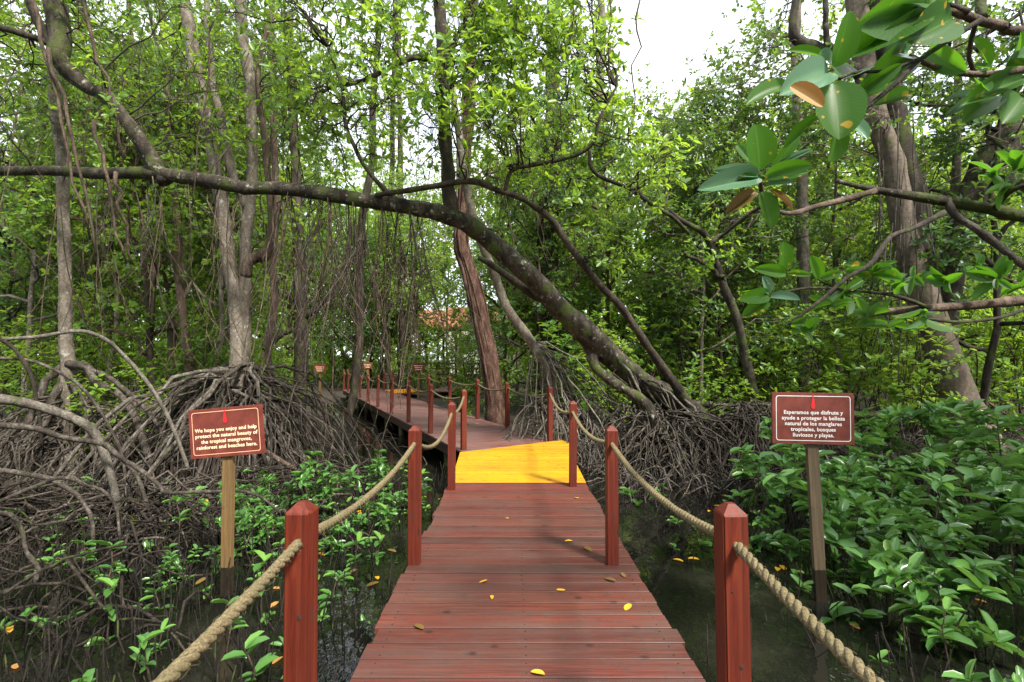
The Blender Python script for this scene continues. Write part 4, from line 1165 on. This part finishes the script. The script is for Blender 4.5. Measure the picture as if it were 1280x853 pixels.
# ------------------------------------------------------------------ the near overhanging branch at the right, with big leaves
def overhang():
    r = np.random.default_rng(17)
    base = (4.3, 3.1)
    t = stem_thing('overhanging_mangrove', base, 'mangrove outside the right edge reaching branches of large glossy leaves across the upper right corner')
    mb = MB(); gz = float(t.location.z)
    tubes(mb, spline([(base[0], base[1], gz - .2), (4.2, 3.1, 1), (4.1, 3.0, 2.6), (4.0, 2.6, 4), (3.9, 2.2, 5.5)], 24, .02, 2), np.linspace(.16, .08, 24), 10)
    mb.build('trunk', M['bark_brown'], t)
    def lb(pts, n=22, mat='bark_dark', seed=3):
        mb = MB(); limb(mb, pts, n, .004, seed, 8, .06); mb.build('limb', M[mat], t)
    lb([(1900, -40, 2.7, 14), (1500, 30, 2.2, 8), (1290, 38, 1.75, 6), (1250, 32, 1.7, 6), (1220, 24, 1.65, 5.6), (1203, 17, 1.62, 5), (1180, 14, 1.6, 4), (1154, 17, 1.6, 3)], 26, 'bark_brown')
    lb([(1203, 18, 1.62, 4), (1190, 8, 1.6, 3.5), (1176, -2, 1.58, 3), (1165, -14, 1.58, 2.4)], 10)
    lb([(1222, 26, 1.66, 5), (1226, 8, 1.68, 6), (1232, -20, 1.72, 6), (1260, -120, 1.8, 6)], 10)
    lb([(1219, 28, 1.65, 4), (1190, 48, 1.62, 3.4), (1150, 75, 1.58, 3.2), (1115, 104, 1.55, 3), (1080, 136, 1.55, 2.6), (1062, 150, 1.55, 2)], 18)
    lb([(1215, 26, 1.66, 3), (1214, 60, 1.7, 2.8), (1213, 90, 1.75, 2.8)], 10)
    lb([(1800, 20, 2.7, 12), (1450, 60, 2.2, 6), (1290, 84, 1.8, 5), (1250, 91, 1.76, 4.6), (1213, 92, 1.74, 4), (1180, 86, 1.72, 3.4), (1150, 77, 1.7, 3), (1135, 67, 1.7, 2.6)], 24, 'bark_brown')
    lb([(1150, 74, 1.58, 2.4), (1110, 88, 1.54, 2.2), (1070, 90, 1.5, 2), (1044, 98, 1.48, 2)], 12)
    lb([(1850, 330, 2.9, 16), (1500, 300, 3.0, 10), (1290, 272, 3.1, 8), (1240, 262, 3.1, 7.5), (1180, 251, 3.05, 7), (1130, 243, 3.0, 5.5), (1090, 237, 2.95, 4), (1045, 226, 2.9, 2.6)], 26, 'bark_moss')
    lb([(1180, 252, 3.05, 5), (1195, 270, 3.0, 4.5), (1230, 292, 2.95, 4.4), (1290, 343, 2.9, 4)], 14, 'root')
    lb([(1090, 240, 2.95, 4), (1055, 250, 2.9, 4), (1020, 258, 2.8, 3.6), (992, 266, 2.6, 3), (965, 262, 2.3, 2.6), (953, 240, 2.1, 2.6), (951, 228, 2.0, 2.4)], 20, 'bark_brown')
    lb([(958, 255, 2.2, 2.6), (935, 268, 2.2, 2.4), (915, 286, 2.25, 2), (896, 297, 2.3, 1.4)], 10)
    lb([(1175, 268, 3.0, 4), (1140, 286, 2.8, 3), (1114, 296, 2.7, 3), (1086, 329, 2.6, 2.8), (1058, 347, 2.5, 2.6), (1023, 378, 2.45, 2.2), (985, 405, 2.4, 1.6)], 22)
    lb([(1850, 400, 2.9, 13), (1500, 380, 2.9, 7), (1290, 376, 2.9, 6), (1230, 380, 2.85, 5.6), (1165, 385, 2.8, 5.4), (1105, 390, 2.75, 4), (1085, 394, 2.7, 3)], 24, 'bark_brown')
    lb([(1158, 386, 2.8, 3), (1120, 370, 2.65, 2.2), (1060, 362, 2.55, 1.8), (1005, 360, 2.45, 1.6), (960, 370, 2.4, 1.4)], 16)
    lb([(1290, 380, 2.85, 3), (1255, 396, 2.7, 2.2), (1200, 402, 2.6, 2), (1155, 398, 2.5, 1.6)], 12)
    lb([(1240, 262, 3.1, 4), (1262, 240, 2.9, 3.4), (1290, 228, 2.8, 3)], 8)
    mats = {'g': 'leaf_near', 'p': 'leaf_pale', 'o': 'leaf_rust', 'b': 'leaf_brown'}
    def leaf(b, tip, Y0, Y1, wr=.5, k='g', up=.05):
        p, q = at(b[0], b[1], Y0), at(tip[0], tip[1], Y1)
        d = q - p; n_ = np.array([0, -1, 0]) * 1.0 + np.array([0, 0, 1]) * up + r.normal(0, .22, 3)
        mb = MB(); leaves(mb, p[None], d[None], n_[None], np.linalg.norm(d), wr, HIGH)
        mb.build('leaf', M[mats[k]], t)
    for a in (((1042, 84), (1064, 14), 1.48, 1.42, .62), ((1041, 104), (1051, 172), 1.47, 1.43, .74, 'g', -.6), ((1036, 90), (979, 115), 1.48, 1.38, .40, 'p'), ((1040, 82), (1026, 66), 1.5, 1.45, .7, 'p'), ((990, 108), (934, 128), 1.55, 1.5, .36), ((988, 108), (1030, 132), 1.36, 1.34, .5, 'o'),
              ((1052, 100), (1074, 84), 1.5, 1.6, .6, 'g', 1), ((1072, 118), (1128, 80), 1.56, 1.5, .34), ((1030, 72), (986, 62), 1.5, 1.5, .3, 'g', .8), ((1050, 158), (1038, 202), 1.5, 1.5, .62), ((1022, 146), (980, 184), 1.5, 1.52, .28), ((1058, 150), (1085, 172), 1.5, 1.45, .5, 'p'), ((1066, 150), (1076, 108), 1.52, 1.5, .5),
              ((1150, 12), (1078, 30), 1.6, 1.45, .42), ((1150, 18), (1066, 66), 1.6, 1.48, .34), ((1190, 24), (1140, 50), 1.6, 1.52, .55), ((1155, 14), (1118, -22), 1.6, 1.55, .5), ((1160, 8), (1175, -38), 1.6, 1.6, .5), ((1165, 14), (1200, -4), 1.6, 1.55, .6, 'g', .6), ((1156, 10), (1120, 2), 1.6, 1.5, .25, 'p'), ((1152, 22), (1090, 58), 1.6, 1.5, .2, 'g'),
              ((1132, 70), (1073, 120), 1.7, 1.55, .28), ((1134, 68), (1110, 62), 1.7, 1.6, .4, 'p'), ((1136, 118), (1094, 130), 1.7, 1.65, .3), ((1160, 62), (1206, 90), 1.75, 1.66, .46), ((1235, 88), (1218, 48), 1.78, 1.72, .5), ((1208, 86), (1240, 84), 1.78, 1.72, .55), ((1260, 80), (1279, 40), 1.75, 1.65, .5), ((1258, 82), (1300, 66), 1.75, 1.6, .35, 'p'), ((1258, 84), (1300, 80), 1.75, 1.62, .3, 'g', .6),
              ((1278, 98), (1206, 128), 1.8, 1.72, .25), ((1212, 100), (1238, 112), 1.78, 1.7, .5), ((1246, 120), (1206, 150), 1.85, 1.8, .45), ((1278, 122), (1256, 152), 1.85, 1.78, .6), ((1216, 122), (1186, 122), 1.85, 1.8, .2, 'p'), ((1232, 116), (1186, 142), 1.9, 1.85, .22, 'p'),
              ((950, 212), (945, 155), 2.0, 1.95, .74), ((948, 222), (876, 235), 2.0, 1.85, .26, 'p'), ((946, 219), (893, 213), 2.0, 1.92, .24, 'p'), ((948, 228), (880, 240), 2.0, 1.9, .2), ((956, 222), (1014, 206), 2.0, 1.9, .44, 'g'), ((956, 226), (1010, 214), 2.02, 1.98, .32), ((958, 231), (992, 228), 2.0, 1.92, .3, 'p'), ((944, 240), (908, 266), 2.0, 1.95, .3, 'b'), ((952, 240), (966, 284), 2.02, 2.0, .5), ((942, 205), (922, 180), 2.05, 2.1, .4), ((968, 208), (1016, 186), 2.05, 2.0, .16, 'p'), ((962, 238), (992, 262), 2.02, 2.0, .3, 'b'), ((965, 212), (1000, 168), 2.05, 2.0, .3),
              ((962, 366), (954, 346), 2.4, 2.35, .55, 'p'), ((960, 369), (924, 374), 2.4, 2.3, .35), ((962, 371), (1000, 374), 2.4, 2.3, .4, 'p'), ((960, 374), (928, 396), 2.4, 2.35, .4), ((958, 366), (926, 366), 2.4, 2.4, .3), ((979, 338), (980, 302), 2.45, 2.4, .58), ((982, 342), (944, 336), 2.45, 2.4, .35), ((984, 342), (1014, 344), 2.45, 2.4, .35), ((1024, 348), (1014, 320), 2.5, 2.45, .5), ((1026, 348), (1052, 340), 2.5, 2.45, .5), ((995, 408), (1016, 428), 2.4, 2.35, .45), ((990, 405), (1010, 396), 2.4, 2.35, .35)):
        leaf(*a)
    mb = MB()
    cs = [at(px, py, Y) for px, py, Y in ((1085, 394, 2.7), (1060, 362, 2.55), (1120, 352, 2.6), (1110, 400, 2.7), (1155, 398, 2.5), (1140, 345, 2.75), (1180, 352, 2.75), (1245, 348, 2.7), (1272, 352, 2.7), (1040, 380, 2.5), (1010, 410, 2.45), (1090, 340, 2.6), (1255, 230, 2.9), (1270, 205, 2.9), (1240, 215, 2.9), (1225, 330, 2.8))]
    for c_ in cs:
        mb = MB(); rosettes(mb, np.array([c_]), norm(r.normal(0, .5, (1, 3)) + np.array([-.3, -.2, .5])), .135, 7, HIGH, r, (40, 95), .42)
        mb.build('leaf_whorl', M['leaf_near'], t)
overhang()
# ------------------------------------------------------------------ shrubs and seedlings (a few built, the rest copied)
def shrub(name, seed, h, nst, spreadr, leafL, mat, tmpl=MID, side=4, n=6, wood='vine', lw=.4, loc=(0, 0, 0), nodes=(.3, 1)):
    r = np.random.default_rng(seed)
    t = empty(name, loc, None, None)
    mw, ml = MB(), MB()
    K = 6; tt = np.linspace(0, 1, K)
    a = r.uniform(0, 2 * PI, nst); q = r.uniform(.1, 1, nst) ** .6 * spreadr; hh = h * r.uniform(.6, 1.05, nst)
    P = np.empty((nst, K, 3))
    b = r.normal(0, spreadr * .3, (nst, 2))
    P[..., 0] = b[:, :1] + np.cos(a)[:, None] * q[:, None] * tt ** 1.4
    P[..., 1] = b[:, 1:] + np.sin(a)[:, None] * q[:, None] * tt ** 1.4
    P[..., 2] = hh[:, None] * tt - .25 * (1 - tt)
    P[:, 1:] += r.normal(0, .025, (nst, K - 1, 3))
    for k in range(nst):
        m1 = mw if nst > 6 else MB()
        tubes(m1, P[k], np.linspace(.012, .005, K) * (h ** .3), 5)
        if nst <= 6: m1.build('stem', M[wood], t)
    if side:
        S = kids(P, side, nodes, h * .32, r, .35, .45, .8, K=4)
        tubes(mw, S, np.linspace(.006, .003, 4), 4)
        tips = np.concatenate([P[:, -1], S[:, -1], S[:, 2]]); ax = np.concatenate([P[:, -1] - P[:, -2], S[:, -1] - S[:, -2], S[:, 2] - S[:, 1]])
    else:
        tips = np.concatenate([P[:, -1], P[:, -2]]); ax = np.concatenate([P[:, -1] - P[:, -2]] * 2)
    ax = norm(norm(ax) * .6 + np.array([0, 0, .7]))
    rosettes(ml, tips, ax, leafL, n, tmpl, r, (45, 88), lw, .07)
    ml.merge(mw).build('foliage', [M[mat], M[wood]], t)
    return t

def place(protos, spots, label, cat, group, r, sc=(.8, 1.1), used={}):
    for (x, y, s, lab) in spots:
        k = int(r.integers(len(protos))); p = protos[k]
        o = p if id(p) not in used else copy_tree(p)
        used[id(p)] = p
        o.location = (x, y, max(float(ground_z(x, y)), -.78)); o.rotation_euler = (r.normal(0, .05), r.normal(0, .05), r.uniform(0, 2 * PI))
        s = s * r.uniform(*sc); o.scale = (s, s, s)
        tag(o, lab or label, cat, group)

r = np.random.default_rng(101)
SH = [shrub('mangrove_shrub', 300 + k, 1.15, 5, .55, .215, 'leaf_shrub', MID, 3, 6, lw=.43) for k in range(5)]
spots = [(2.75, 2.65, .62, 'nearest leafy mangrove shrub at the lower right edge'), (2.95, 3.7, .75, 'leafy shrub just right of the Spanish sign stake'), (3.6, 4.1, .95, None), (3.1, 4.9, .95, 'leafy shrub right behind the Spanish sign'), (4.0, 4.9, 1.05, None), (4.8, 4.5, .95, None),
         (5.4, 5.4, 1.0, None), (4.6, 5.7, 1.0, None), (3.7, 5.8, 1.05, None), (5.0, 6.6, 1.05, None), (6.1, 6.3, 1.05, None), (6.9, 7.0, 1.1, None), (4.2, 7.0, .95, None), (5.8, 7.8, 1.05, None), (7.2, 8.4, 1.15, None), (3.2, 6.6, .8, None), (2.75, 5.3, .55, None), (8.2, 9.2, 1.1, None), (6.6, 9.0, 1.0, None), (8.4, 7.6, 1.15, None),
         (5.2, 3.9, 1.05, None), (4.7, 3.2, .9, None), (3.9, 2.9, .6, None)]
place(SH, spots, 'broad leaved mangrove shrub in the dense green mass at lower right', 'shrub', 'leafy shrubs below and right of the Spanish sign', r)
SL = [shrub('mangrove_shrub', 320 + k, 1.0, 5, .45, .135, 'leaf_shrub', MID, 4, 6, lw=.42) for k in range(3)]
spots = [(-1.75, 5.9, .8, 'low leafy shrub beside the left rail of the near walkway'), (-2.3, 6.4, .9, None), (-2.0, 5.2, .7, None), (-2.9, 6.0, .8, None), (-1.5, 6.8, .7, None), (-2.6, 5.3, .6, None), (-3.4, 6.6, .8, None), (-1.95, 7.3, .8, None), (-3.1, 4.6, .55, None)]
place(SL, spots, 'low leafy mangrove shrub in the water left of the near walkway', 'shrub', 'low shrubs between the English sign and the walkway', r)
SD = [shrub('mangrove_seedling', 340 + k, .5 + .08 * k, 1, .12, .15, 'leaf_shrub', MID, 0, 5, lw=.42) for k in range(5)]
spots = []
while len(spots) < 190:
    y = r.uniform(2.0, 7.5); x = -r.uniform(1.05, 6.2)
    if abs(x) > 1.02 * y + .6 or (-1.15 < x): continue
    spots.append((x, y, r.uniform(.55, 1.0) * (1 if y > 3 else .8), None))
place(SD, spots, 'small seedling with a few leaves standing in dark water left of the walkway', 'seedling', 'seedlings in the water on the left', r)
spots = []
while len(spots) < 22:
    y = r.uniform(3.2, 8.0); x = r.uniform(1.5, 3.6)
    if x < 1.35 or (y < 4.4 and x < 2.2): continue
    spots.append((x, y, r.uniform(.6, 1.0), None))
place(SD, spots, 'small seedling with a few leaves standing in water right of the walkway', 'seedling', 'seedlings in the water on the right', r)

# ------------------------------------------------------------------ breathing roots, sticks and litter nobody could count
def sticks(name, n, xr, yr, hr, mat, r, keep):
    mb = MB(); P = []
    while len(P) < n:
        x, y = r.uniform(*xr), r.uniform(*yr)
        if not keep(x, y): continue
        P.append((x, y))
    P = np.array(P); g = ground_z(P[:, 0], P[:, 1]) - .05
    tt = np.linspace(0, 1, 4)
    top = np.maximum(g + .1, WATER + r.uniform(hr[0], hr[1], n))
    Q = np.empty((n, 4, 3)); Q[..., :2] = P[:, None]
    Q[..., 2] = g[:, None] + (top - g)[:, None] * tt
    Q[:, :, :2] += r.normal(0, .10, (n, 1, 2)) * (tt ** 1.3)[None, :, None] + r.normal(0, .008, (n, 4, 2))
    tubes(mb, Q, r.uniform(.004, .010, n)[:, None] * np.linspace(1.1, .55, 4)[None], 4)
    tag(mb.build(name, M[mat]), kind='stuff')
def off_deck(x, y):
    s = (x - P2[0]) * NRM2[0] + (y - P2[1]) * NRM2[1]
    if XL - .12 < x < XR + .12 and y < 9.6: return False
    if y > 8 and -.2 < s < 2.0: return False
    return True
sticks('breathing_roots', 2300, (-6.5, -.9), (1.6, 8.5), (.03, .34), 'stick', r, lambda x, y: off_deck(x, y) and abs(x) < 1.1 * y + .5 and (x < -1.5 or r.random() < .25))
sticks('breathing_roots', 1500, (1.1, 7.0), (2.0, 9.0), (.02, .30), 'stick', r, lambda x, y: off_deck(x, y) and x < 1.1 * y + .5 and (x > 2.0 + .1 * y or r.random() < .12))
def clutter(n, keep, xr, yr, mat, r, L=(.4, 1.5), up=(.02, .35)):
    mb = MB(); P = []
    while len(P) < n:
        x, y = r.uniform(*xr), r.uniform(*yr)
        if keep(x, y): P.append((x, y))
    P = np.array(P); g = np.maximum(ground_z(P[:, 0], P[:, 1]), WATER - .05)
    K = 7; tt = np.linspace(0, 1, K); a = r.uniform(0, 2 * PI, n); ln = r.uniform(*L, n)
    Q = np.empty((n, K, 3))
    a2 = a[:, None] + r.normal(0, .5, (n, 1)) * tt
    Q[..., 0] = P[:, :1] + np.cos(a2) * ln[:, None] * (tt - .5); Q[..., 1] = P[:, 1:] + np.sin(a2) * ln[:, None] * (tt - .5)
    Q[..., 2] = g[:, None] + r.uniform(*up, (n, 1)) * np.sin(PI * tt) * r.uniform(.5, 2, (n, 1)) - .04
    Q += r.normal(0, .02, Q.shape)
    tubes(mb, Q, r.uniform(.005, .016, n)[:, None] * np.linspace(1, .7, K)[None], 5)
    tag(mb.build('root_litter', M[mat]), kind='stuff')
clutter(420, lambda x, y: off_deck(x, y) and x < -1.6 and abs(x) < 1.05 * y, (-12, -1.5), (5.2, 13), 'root', r)
clutter(240, lambda x, y: off_deck(x, y) and x < -2.2 and abs(x) < 1.05 * y, (-8, -2), (3.5, 9), 'root_dark', r, up=(.02, .28))
clutter(900, lambda x, y: off_deck(x, y) and x > 1.3 and abs(x) < 1.05 * y, (1.3, 13), (7.0, 14), 'root_dark', r)
clutter(500, lambda x, y: off_deck(x, y) and x > 1.3, (1.3, 9), (7.2, 11), 'root_pale', r, L=(.3, 1.0))

# ------------------------------------------------------------------ fallen leaves
def one_leaf(seed, mat):
    r = np.random.default_rng(seed); mb = MB()
    V, fc, uv = leaf_grid(6, 1, r.uniform(-.15, .1), r.uniform(.02, .15))
    V = V * np.array([1, .5, 1]); V[:, 2] -= V[:, 2].min(); V[:, 0] -= .5
    mb.add(V, fc, uv)
    return mb.mesh('fallen_leaf', M[mat])
LY = [one_leaf(k, 'leaf_yellow') for k in range(3)]; LB = [one_leaf(9, 'leaf_brown'), one_leaf(10, 'leaf_rust')]
def lay(me, p, s, label, group, rz=None):
    o = bpy.data.objects.new('fallen_leaf', me); COL.objects.link(o)
    o.location = tuple(p); o.rotation_euler = (r.normal(0, .08), r.normal(0, .08), r.uniform(0, 2 * PI) if rz is None else rz); o.scale = (s, s, s)
    tag(o, label, 'leaf', group)
lay(LY[0], on(785, 759, .003), .085, 'largest yellow fallen leaf on the right of the near planks', 'fallen leaves on the boardwalk', 1.0)
for px, py, s, k in ((721, 622.5, .10, 0), (711, 677, .07, 1), (634, 648, .05, 2), (604, 727, .06, 0), (615, 747, .05, 1), (701, 738, .06, 2), (672, 842, .07, 1)):
    lay(LY[k], on(px, py, .003), s, 'small yellow fallen leaf lying on the boardwalk', 'fallen leaves on the boardwalk')
for px, py, s, k in ((763, 725, .085, 0), (779, 719, .06, 0), (735, 687, .10, 0), (524, 784, .08, 0), (690, 535, .12, 1), (672, 532, .12, 1), (704, 540, .1, 0), (596, 530, .1, 1)):
    lay(LB[k], on(px, py, .003), s, 'brown withered leaf lying on the boardwalk', 'fallen leaves on the boardwalk')
for k in range(46):
    while True:
        x, y = r.uniform(-4.5, 4.5), r.uniform(2.2, 7.5)
        if (x < -1.0 or x > 1.2) and abs(x) < y * 1.02: break
    lay((LY + LB)[int(r.integers(5))], (x, y, WATER + .006), r.uniform(.07, .12), 'yellow or orange leaf floating on the dark water', 'leaves floating on the water')

# ------------------------------------------------------------------ the forest behind
def forest_tree(seed, H, spread, lo, nl, mat, leaf, leafL, sub=9, tw=8):
    r = np.random.default_rng(seed)
    t = empty('forest_tree', (0, 0, 0), None, None)
    K = 12; z = np.linspace(-.3, H * .92, K)
    P = np.stack([np.cumsum(r.normal(0, .10, K)), np.cumsum(r.normal(0, .10, K)), z], -1); P[:2, :2] = 0
    rad = np.linspace(.028 + .0052 * H, .016, K); rad[0] *= 1.3
    mb = MB(); tubes(mb, P, rad, 9)
    mb.build('trunk', M[mat], t)
    mb, mw, ml = MB(), MB(), MB()
    T = np.linspace(lo, 1, nl); pts = np.stack([np.interp(T * (K - 1), np.arange(K), P[:, c]) for c in range(3)], -1)
    az = np.arange(nl) * 2.4 + r.uniform(0, 6); el = np.radians(r.uniform(5, 55, nl)); L = spread * r.uniform(.6, 1.15, nl) * (1 - .45 * np.abs(T - .45))
    s = np.linspace(0, 1, 6)
    d = np.stack([np.cos(az) * np.cos(el), np.sin(az) * np.cos(el), np.sin(el)], -1)
    Q = pts[:, None] + d[:, None] * L[:, None, None] * s[None, :, None]
    Q[..., 2] += (.25 * L)[:, None] * (s ** 2)[None] * r.uniform(-.6, 1, (nl, 1)); Q[:, 1:] += r.normal(0, .10, Q[:, 1:].shape)
    tubes(mb, Q, np.linspace(.05, .02, 6), 5)
    mb.build('limbs', M[mat], t)
    crown_on(mw, ml, Q, r, sub, tw, spread * .42, .55, leafL, 6, LOW, .016, up=.22)
    ml.merge(mw).build('crown', [M[leaf], M[mat]], t)
    return t

FT = [forest_tree(501, 11, 3.0, .30, 15, 'bark_grey', 'leaf_canopy', .16), forest_tree(502, 13, 3.2, .38, 15, 'bark_brown', 'leaf_canopy', .16), forest_tree(503, 10, 2.7, .22, 14, 'bark_dark', 'leaf_dark', .16),
      forest_tree(504, 12, 2.8, .28, 15, 'bark_grey', 'leaf_bright', .16), forest_tree(505, 14, 3.4, .42, 15, 'bark_smooth', 'leaf_canopy', .17), forest_tree(506, 8, 2.6, .12, 14, 'bark_brown', 'leaf_bright', .15)]
r = np.random.default_rng(600)
seen = set()
GRP = {'l': ('leafy mangrove tree in the woods behind the roots on the left', 'background trees on the left'), 'c': ('leafy mangrove tree in the woods ahead beyond the walkway', 'background trees ahead'), 'r': ('leafy mangrove tree in the woods behind the shrubs on the right', 'background trees on the right')}
for Y, gap in ((12.5, 4.4), (15.5, 4.0), (19, 4.2), (23, 4.6), (28, 5.2), (34, 6)):
    x = -1.08 * Y
    while x < 1.08 * Y:
        xx, yy = x + r.normal(0, gap * .22), Y + r.normal(0, 1.0)
        x += gap
        px = xx / yy * F + 640
        s = (xx - P2[0]) * NRM2[0] + (yy - P2[1]) * NRM2[1]
        if yy < 27 and -2.4 < s < 3.8: continue
        if 485 < px < 645 and yy > 20 and yy < 26: continue
        if px < 480 and Y < 14: continue
        k = int(r.integers(6))
        if px < 330 and yy > 17 and r.random() < .5: k = int(r.choice([3, 5]))
        if px > 650 and r.random() < .45: k = int(r.choice([2, 5]))
        o = FT[k] if k not in seen else copy_tree(FT[k]); seen.add(k)
        H = [11, 13, 10, 12, 14, 8][k] * 1.08
        sc = r.uniform(.9, 1.2)
        lim = None
        if 715 < px < 940: lim = 1.5 + (450 - 95) / F * yy * .97
        elif 660 < px < 1000 and yy < 20: lim = 1.5 + (450 - 60) / F * yy
        if lim: sc = min(sc, lim / H)
        if sc < .5: continue
        o.location = (xx, yy, float(ground_z(xx, yy))); o.rotation_euler = (0, 0, r.uniform(0, 2 * PI)); o.scale = (sc,) * 3
        g = GRP['l' if px < 470 else 'c' if px < 700 else 'r']
        tag(o, g[0], 'tree', g[1])
for x, y, k, sc in ((-5.9, 30.5, 5, 1.25), (-4.2, 33, 0, 1.1), (.9, 23, 5, 1.2), (.3, 27.5, 4, 1.0), (-7.6, 33.5, 3, 1.2), (-11.2, 31, 5, 1.15), (-9.2, 32.5, 5, 1.25), (-8.0, 30.5, 5, 1.0), (-12.8, 29, 5, 1.1), (-14.5, 14.8, 0, 1.05), (-12.6, 15.5, 3, 1.0), (-10.6, 14.6, 5, 1.2), (-9.0, 17.5, 1, 1.0), (-11.5, 19.5, 3, 1.15), (-15.5, 18.5, 1, 1.0), (-8.3, 14.2, 3, .95), (-18, 20.5, 3, 1.2), (3.4, 17.5, 5, 1.15), (2.2, 20.5, 3, .9), (5.6, 15, 5, .9)):
    o = copy_tree(FT[k]); o.location = (x, y, float(ground_z(x, y))); o.rotation_euler = (0, 0, r.uniform(0, 6)); o.scale = (sc,) * 3
    g = GRP['l' if x / y * F + 640 < 470 else 'c' if x / y * F + 640 < 700 else 'r']; tag(o, g[0], 'tree', g[1])
US = [shrub('understory_shrub', 700 + k, 2.1, 8, .9, .15, lf, LOW, 9, 6, 'bark_dark', .46, nodes=(.12, 1)) for k, lf in enumerate(['leaf_far', 'leaf_bright', 'leaf_bright', 'leaf_canopy', 'leaf_canopy', 'leaf_dark'])]
used = set()
for Y, gap in ((11.2, 2.0), (13, 2.0), (15.5, 2.1), (18.5, 2.3), (22, 2.7), (26, 3.2), (31, 3.8)):
    x = -1.05 * Y
    while x < 1.05 * Y:
        xx, yy = x + r.normal(0, gap * .3), Y + r.normal(0, .8)
        x += gap
        px = xx / yy * F + 640
        s = (xx - P2[0]) * NRM2[0] + (yy - P2[1]) * NRM2[1]
        if yy < 27 and -1.9 < s < 3.0: continue
        if 490 < px < 580 and 19 < yy < 25.5 or 585 < px < 645 and yy > 16: continue
        if yy < 20 and 380 < px < 420 or yy < 25 and 450 < px < 468: continue
        if Y < 13 and (px < 460 and r.random() < .55 or 650 < px < 900 and r.random() < .4): continue
        k = int(r.choice([0, 1, 2, 3] if px < 480 else [2, 3, 4, 0, 1]))
        o = US[k] if k not in used else copy_tree(US[k]); used.add(k)
        sc = r.uniform(.7, 1.35) * (1.3 if px > 650 and Y > 12 else 1)
        o.location = (xx, yy, float(ground_z(xx, yy))); o.rotation_euler = (0, 0, r.uniform(0, 2 * PI)); o.scale = (sc, sc, sc * r.uniform(.9, 1.2))
        sd_ = 'left' if px < 470 else 'right'
        tag(o, 'leafy bush in the undergrowth on the %s, behind the roots' % sd_, 'bush', 'undergrowth bushes on the ' + sd_)
for x, y, k, sc in ((-3.0, 30.5, 2, 1.7), (-1.2, 31.5, 1, 1.9), (-5.2, 31, 1, 1.5), (.4, 30, 0, 1.6), (-6.6, 33, 2, 1.5)):
    o = copy_tree(US[k]); o.location = (x, y, float(ground_z(x, y))); o.scale = (sc,) * 3
    tag(o, 'tall bush standing in front of the far pale house and pavilion', 'bush', 'bushes before the far house')
# the far wood that reads as one mass
ml = MB(); n = 50000
yy = r.uniform(37, 62, n); xx = r.uniform(-1, 1, n) * yy * 1.15; hz = r.uniform(0, 1, n) ** 1.15
cl = np.sin(xx * .55 + yy) + np.sin(xx * .23 + 2) + np.sin(yy * .9 + xx * .9)
top = 21 + 3 * cl
px = xx / yy * F + 640
ok = ~((px > 495) & (px < 655) & (yy < 54)) & ~((px > 735) & (px < 915) & (hz * top > .56 * yy + 1.5)) & (r.uniform(-1.6, 3, n) > -cl * .6)
p = np.stack([xx, yy, ground_z(xx, yy) + hz * top + .2], -1)[ok]
rosettes(ml, p, norm(r.normal(0, .5, p.shape) + np.array([0, -.3, .6])), .6, 6, LOW, r, wr=.5)
for k in range(90):
    y = r.uniform(38, 58); x = r.uniform(-1, 1) * y * 1.1
    if -16 < x < 3: continue
    tubes(ml, [(x, y, -.4), (x + r.normal(0, .4), y, 5), (x + r.normal(0, .7), y, 10)], [.2, .15, .08], 6)
tag(ml.build('far_woods', M['leaf_far']), kind='stuff')

# unseen wood at both sides and behind the viewer, added to cut sky light
ml = MB(); n = 16000
an = r.uniform(math.radians(62), math.radians(298), n); rd = r.uniform(8.5, 14, n); hz = r.uniform(0, 1, n)
xx, yy = np.sin(an) * rd, np.cos(an) * rd; cl = np.sin(xx * .8 + 1) + np.sin(yy * .7 + xx * .3)
p = np.stack([xx, yy, -.3 + hz * (10 + 1.5 * cl) * np.where(np.abs(an - SUN_AZ) < .5, .5, 1)], -1)[r.uniform(-1.8, 3, n) > -cl * .5]  # lower towards the sun so that its light passes
rosettes(ml, p, norm(r.normal(0, .5, p.shape) + np.array([0, 0, .6])), .34, 6, LOW, r, wr=.5)
tag(ml.build('unseen_woods', M['leaf_canopy']), kind='stuff')

# ------------------------------------------------------------------ unused prototypes out, view settings
idle = [o for o in COL.objects if o.type == 'EMPTY' and o.parent is None and not o.get('label')]
for o in idle:
    for ch in list(o.children): bpy.data.objects.remove(ch)
    bpy.data.objects.remove(o)
SC.render.engine = 'CYCLES'
SC.cycles.max_bounces = 10; SC.cycles.diffuse_bounces = 5; SC.cycles.transmission_bounces = 6; SC.cycles.glossy_bounces = 3; SC.cycles.transparent_max_bounces = 6
SC.cycles.use_denoising = True
SC.cycles.sample_clamp_indirect = 6
SC.view_settings.view_transform = 'Standard'; SC.view_settings.look = 'None'; SC.view_settings.gamma = 1
SC.view_settings.use_curve_mapping = False
SC.view_settings.exposure = 1.42
